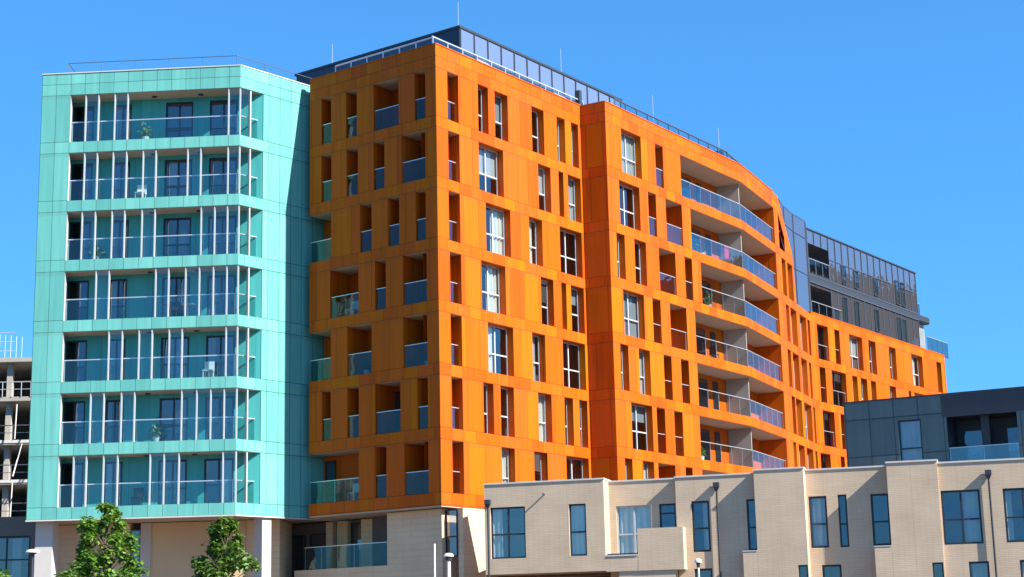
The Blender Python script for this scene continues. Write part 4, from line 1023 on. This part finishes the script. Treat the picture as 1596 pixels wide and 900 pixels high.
tree(-15.95, 52, 4.40, [(1.2, .6), (2.6, .9), (3.6, .7), (4.2, .35), (4.4, .1)], 'small green tree top at the very bottom left corner', 'leaf', 5, 3500, base=1.4)
tree(-13.9, 53, 4.32, [(1.2, .7), (2.6, .95), (3.5, .85), (4.1, .45), (4.35, .1)], 'small green tree top at the foot of the broad bright tree', 'leaf_dark', 8, 3500, base=1.4)

# ------------------------------------------------------------------ brown brick block across the way, mirrored in the rooftop glass
ob = thing('brick_building', 'brown brick apartment building mirrored in the dark glass of the orange block roof', 'building', (95, 170, 0))
OW = Wall((62, 170), 0)
mb = MB(); mb.prism([(69, 138), (100, 128), (125, 165), (88, 176)], 0, 41.2, 'brown', 'roof')
for q in ((71, 141), (76, 150), (79.5, 158), (84, 166)): mb.prism([(q[0], q[1]), (q[0]+4, q[1]-1), (q[0]+6, q[1]+3), (q[0]+1.8, q[1]+3.6)], 41.2, 42.2, 'brown', 'roof'); mb.build('wall', ob)

# ------------------------------------------------------------------ light
SUN_AZ = -29.5; SUN_EL = 39.0
w = bpy.data.worlds.new("World"); S.world = w; w.use_nodes = True
nt = w.node_tree; nt.nodes.clear()
wo = nt.nodes.new('ShaderNodeOutputWorld'); bg = nt.nodes.new('ShaderNodeBackground')
sk = nt.nodes.new('ShaderNodeTexSky'); sk.sky_type = 'NISHITA'; sk.sun_disc = False
sk.sun_elevation = R(SUN_EL); sk.sun_rotation = R(90-SUN_AZ)
sk.air_density = 1.0; sk.dust_density = .3; sk.ozone_density = 3.0; sk.altitude = 0
hs = nt.nodes.new('ShaderNodeGamma'); hs.inputs['Gamma'].default_value = .62
nt.links.new(sk.outputs[0], hs.inputs['Color']); mm = mixc(nt, 1., hs.outputs[0], (.66, 1.95, 3.35), 'MULTIPLY'); nt.links.new(mm, bg.inputs[0])
bg.inputs[1].default_value = .0500; nt.links.new(bg.outputs[0], wo.inputs[0])
sd = bpy.data.lights.new('sun', 'SUN'); sd.energy = 5.0; sd.angle = R(.5); sd.color = (1, .95, .87)
so = bpy.data.objects.new('sun', sd); COL.objects.link(so)
dv = Vector((math.cos(R(SUN_AZ))*math.cos(R(SUN_EL)), math.sin(R(SUN_AZ))*math.cos(R(SUN_EL)), math.sin(R(SUN_EL))))
so.rotation_euler = dv.to_track_quat('Z', 'Y').to_euler(); so.location = dv*300

# ------------------------------------------------------------------ camera
PIT, ROL, FPX = R(12.018692), R(-1.300092), 2629.964
cd = bpy.data.cameras.new('camera'); cam = bpy.data.objects.new('camera', cd); COL.objects.link(cam); S.camera = cam
cd.sensor_fit = 'HORIZONTAL'; cd.sensor_width = 36; cd.lens = 36*FPX/1596; cd.clip_start = .5; cd.clip_end = 4000
f_ = Vector((0, math.cos(PIT), math.sin(PIT))); u_ = Vector((0, -math.sin(PIT), math.cos(PIT))); r_ = Vector((1, 0, 0))
rx = r_*math.cos(ROL)+u_*math.sin(ROL); ux = -r_*math.sin(ROL)+u_*math.cos(ROL)
cam.matrix_world = Matrix(((rx.x, ux.x, -f_.x, 0), (rx.y, ux.y, -f_.y, 0), (rx.z, ux.z, -f_.z, 1.7), (0, 0, 0, 1)))

S.render.engine = 'CYCLES'
S.view_settings.view_transform = 'Standard'; S.view_settings.look = 'None'; S.view_settings.exposure = 1.3; S.view_settings.gamma = 1
S.cycles.max_bounces = 8; S.cycles.transparent_max_bounces = 16; S.cycles.glossy_bounces = 4
S.render.resolution_x = 1024; S.render.resolution_y = 577
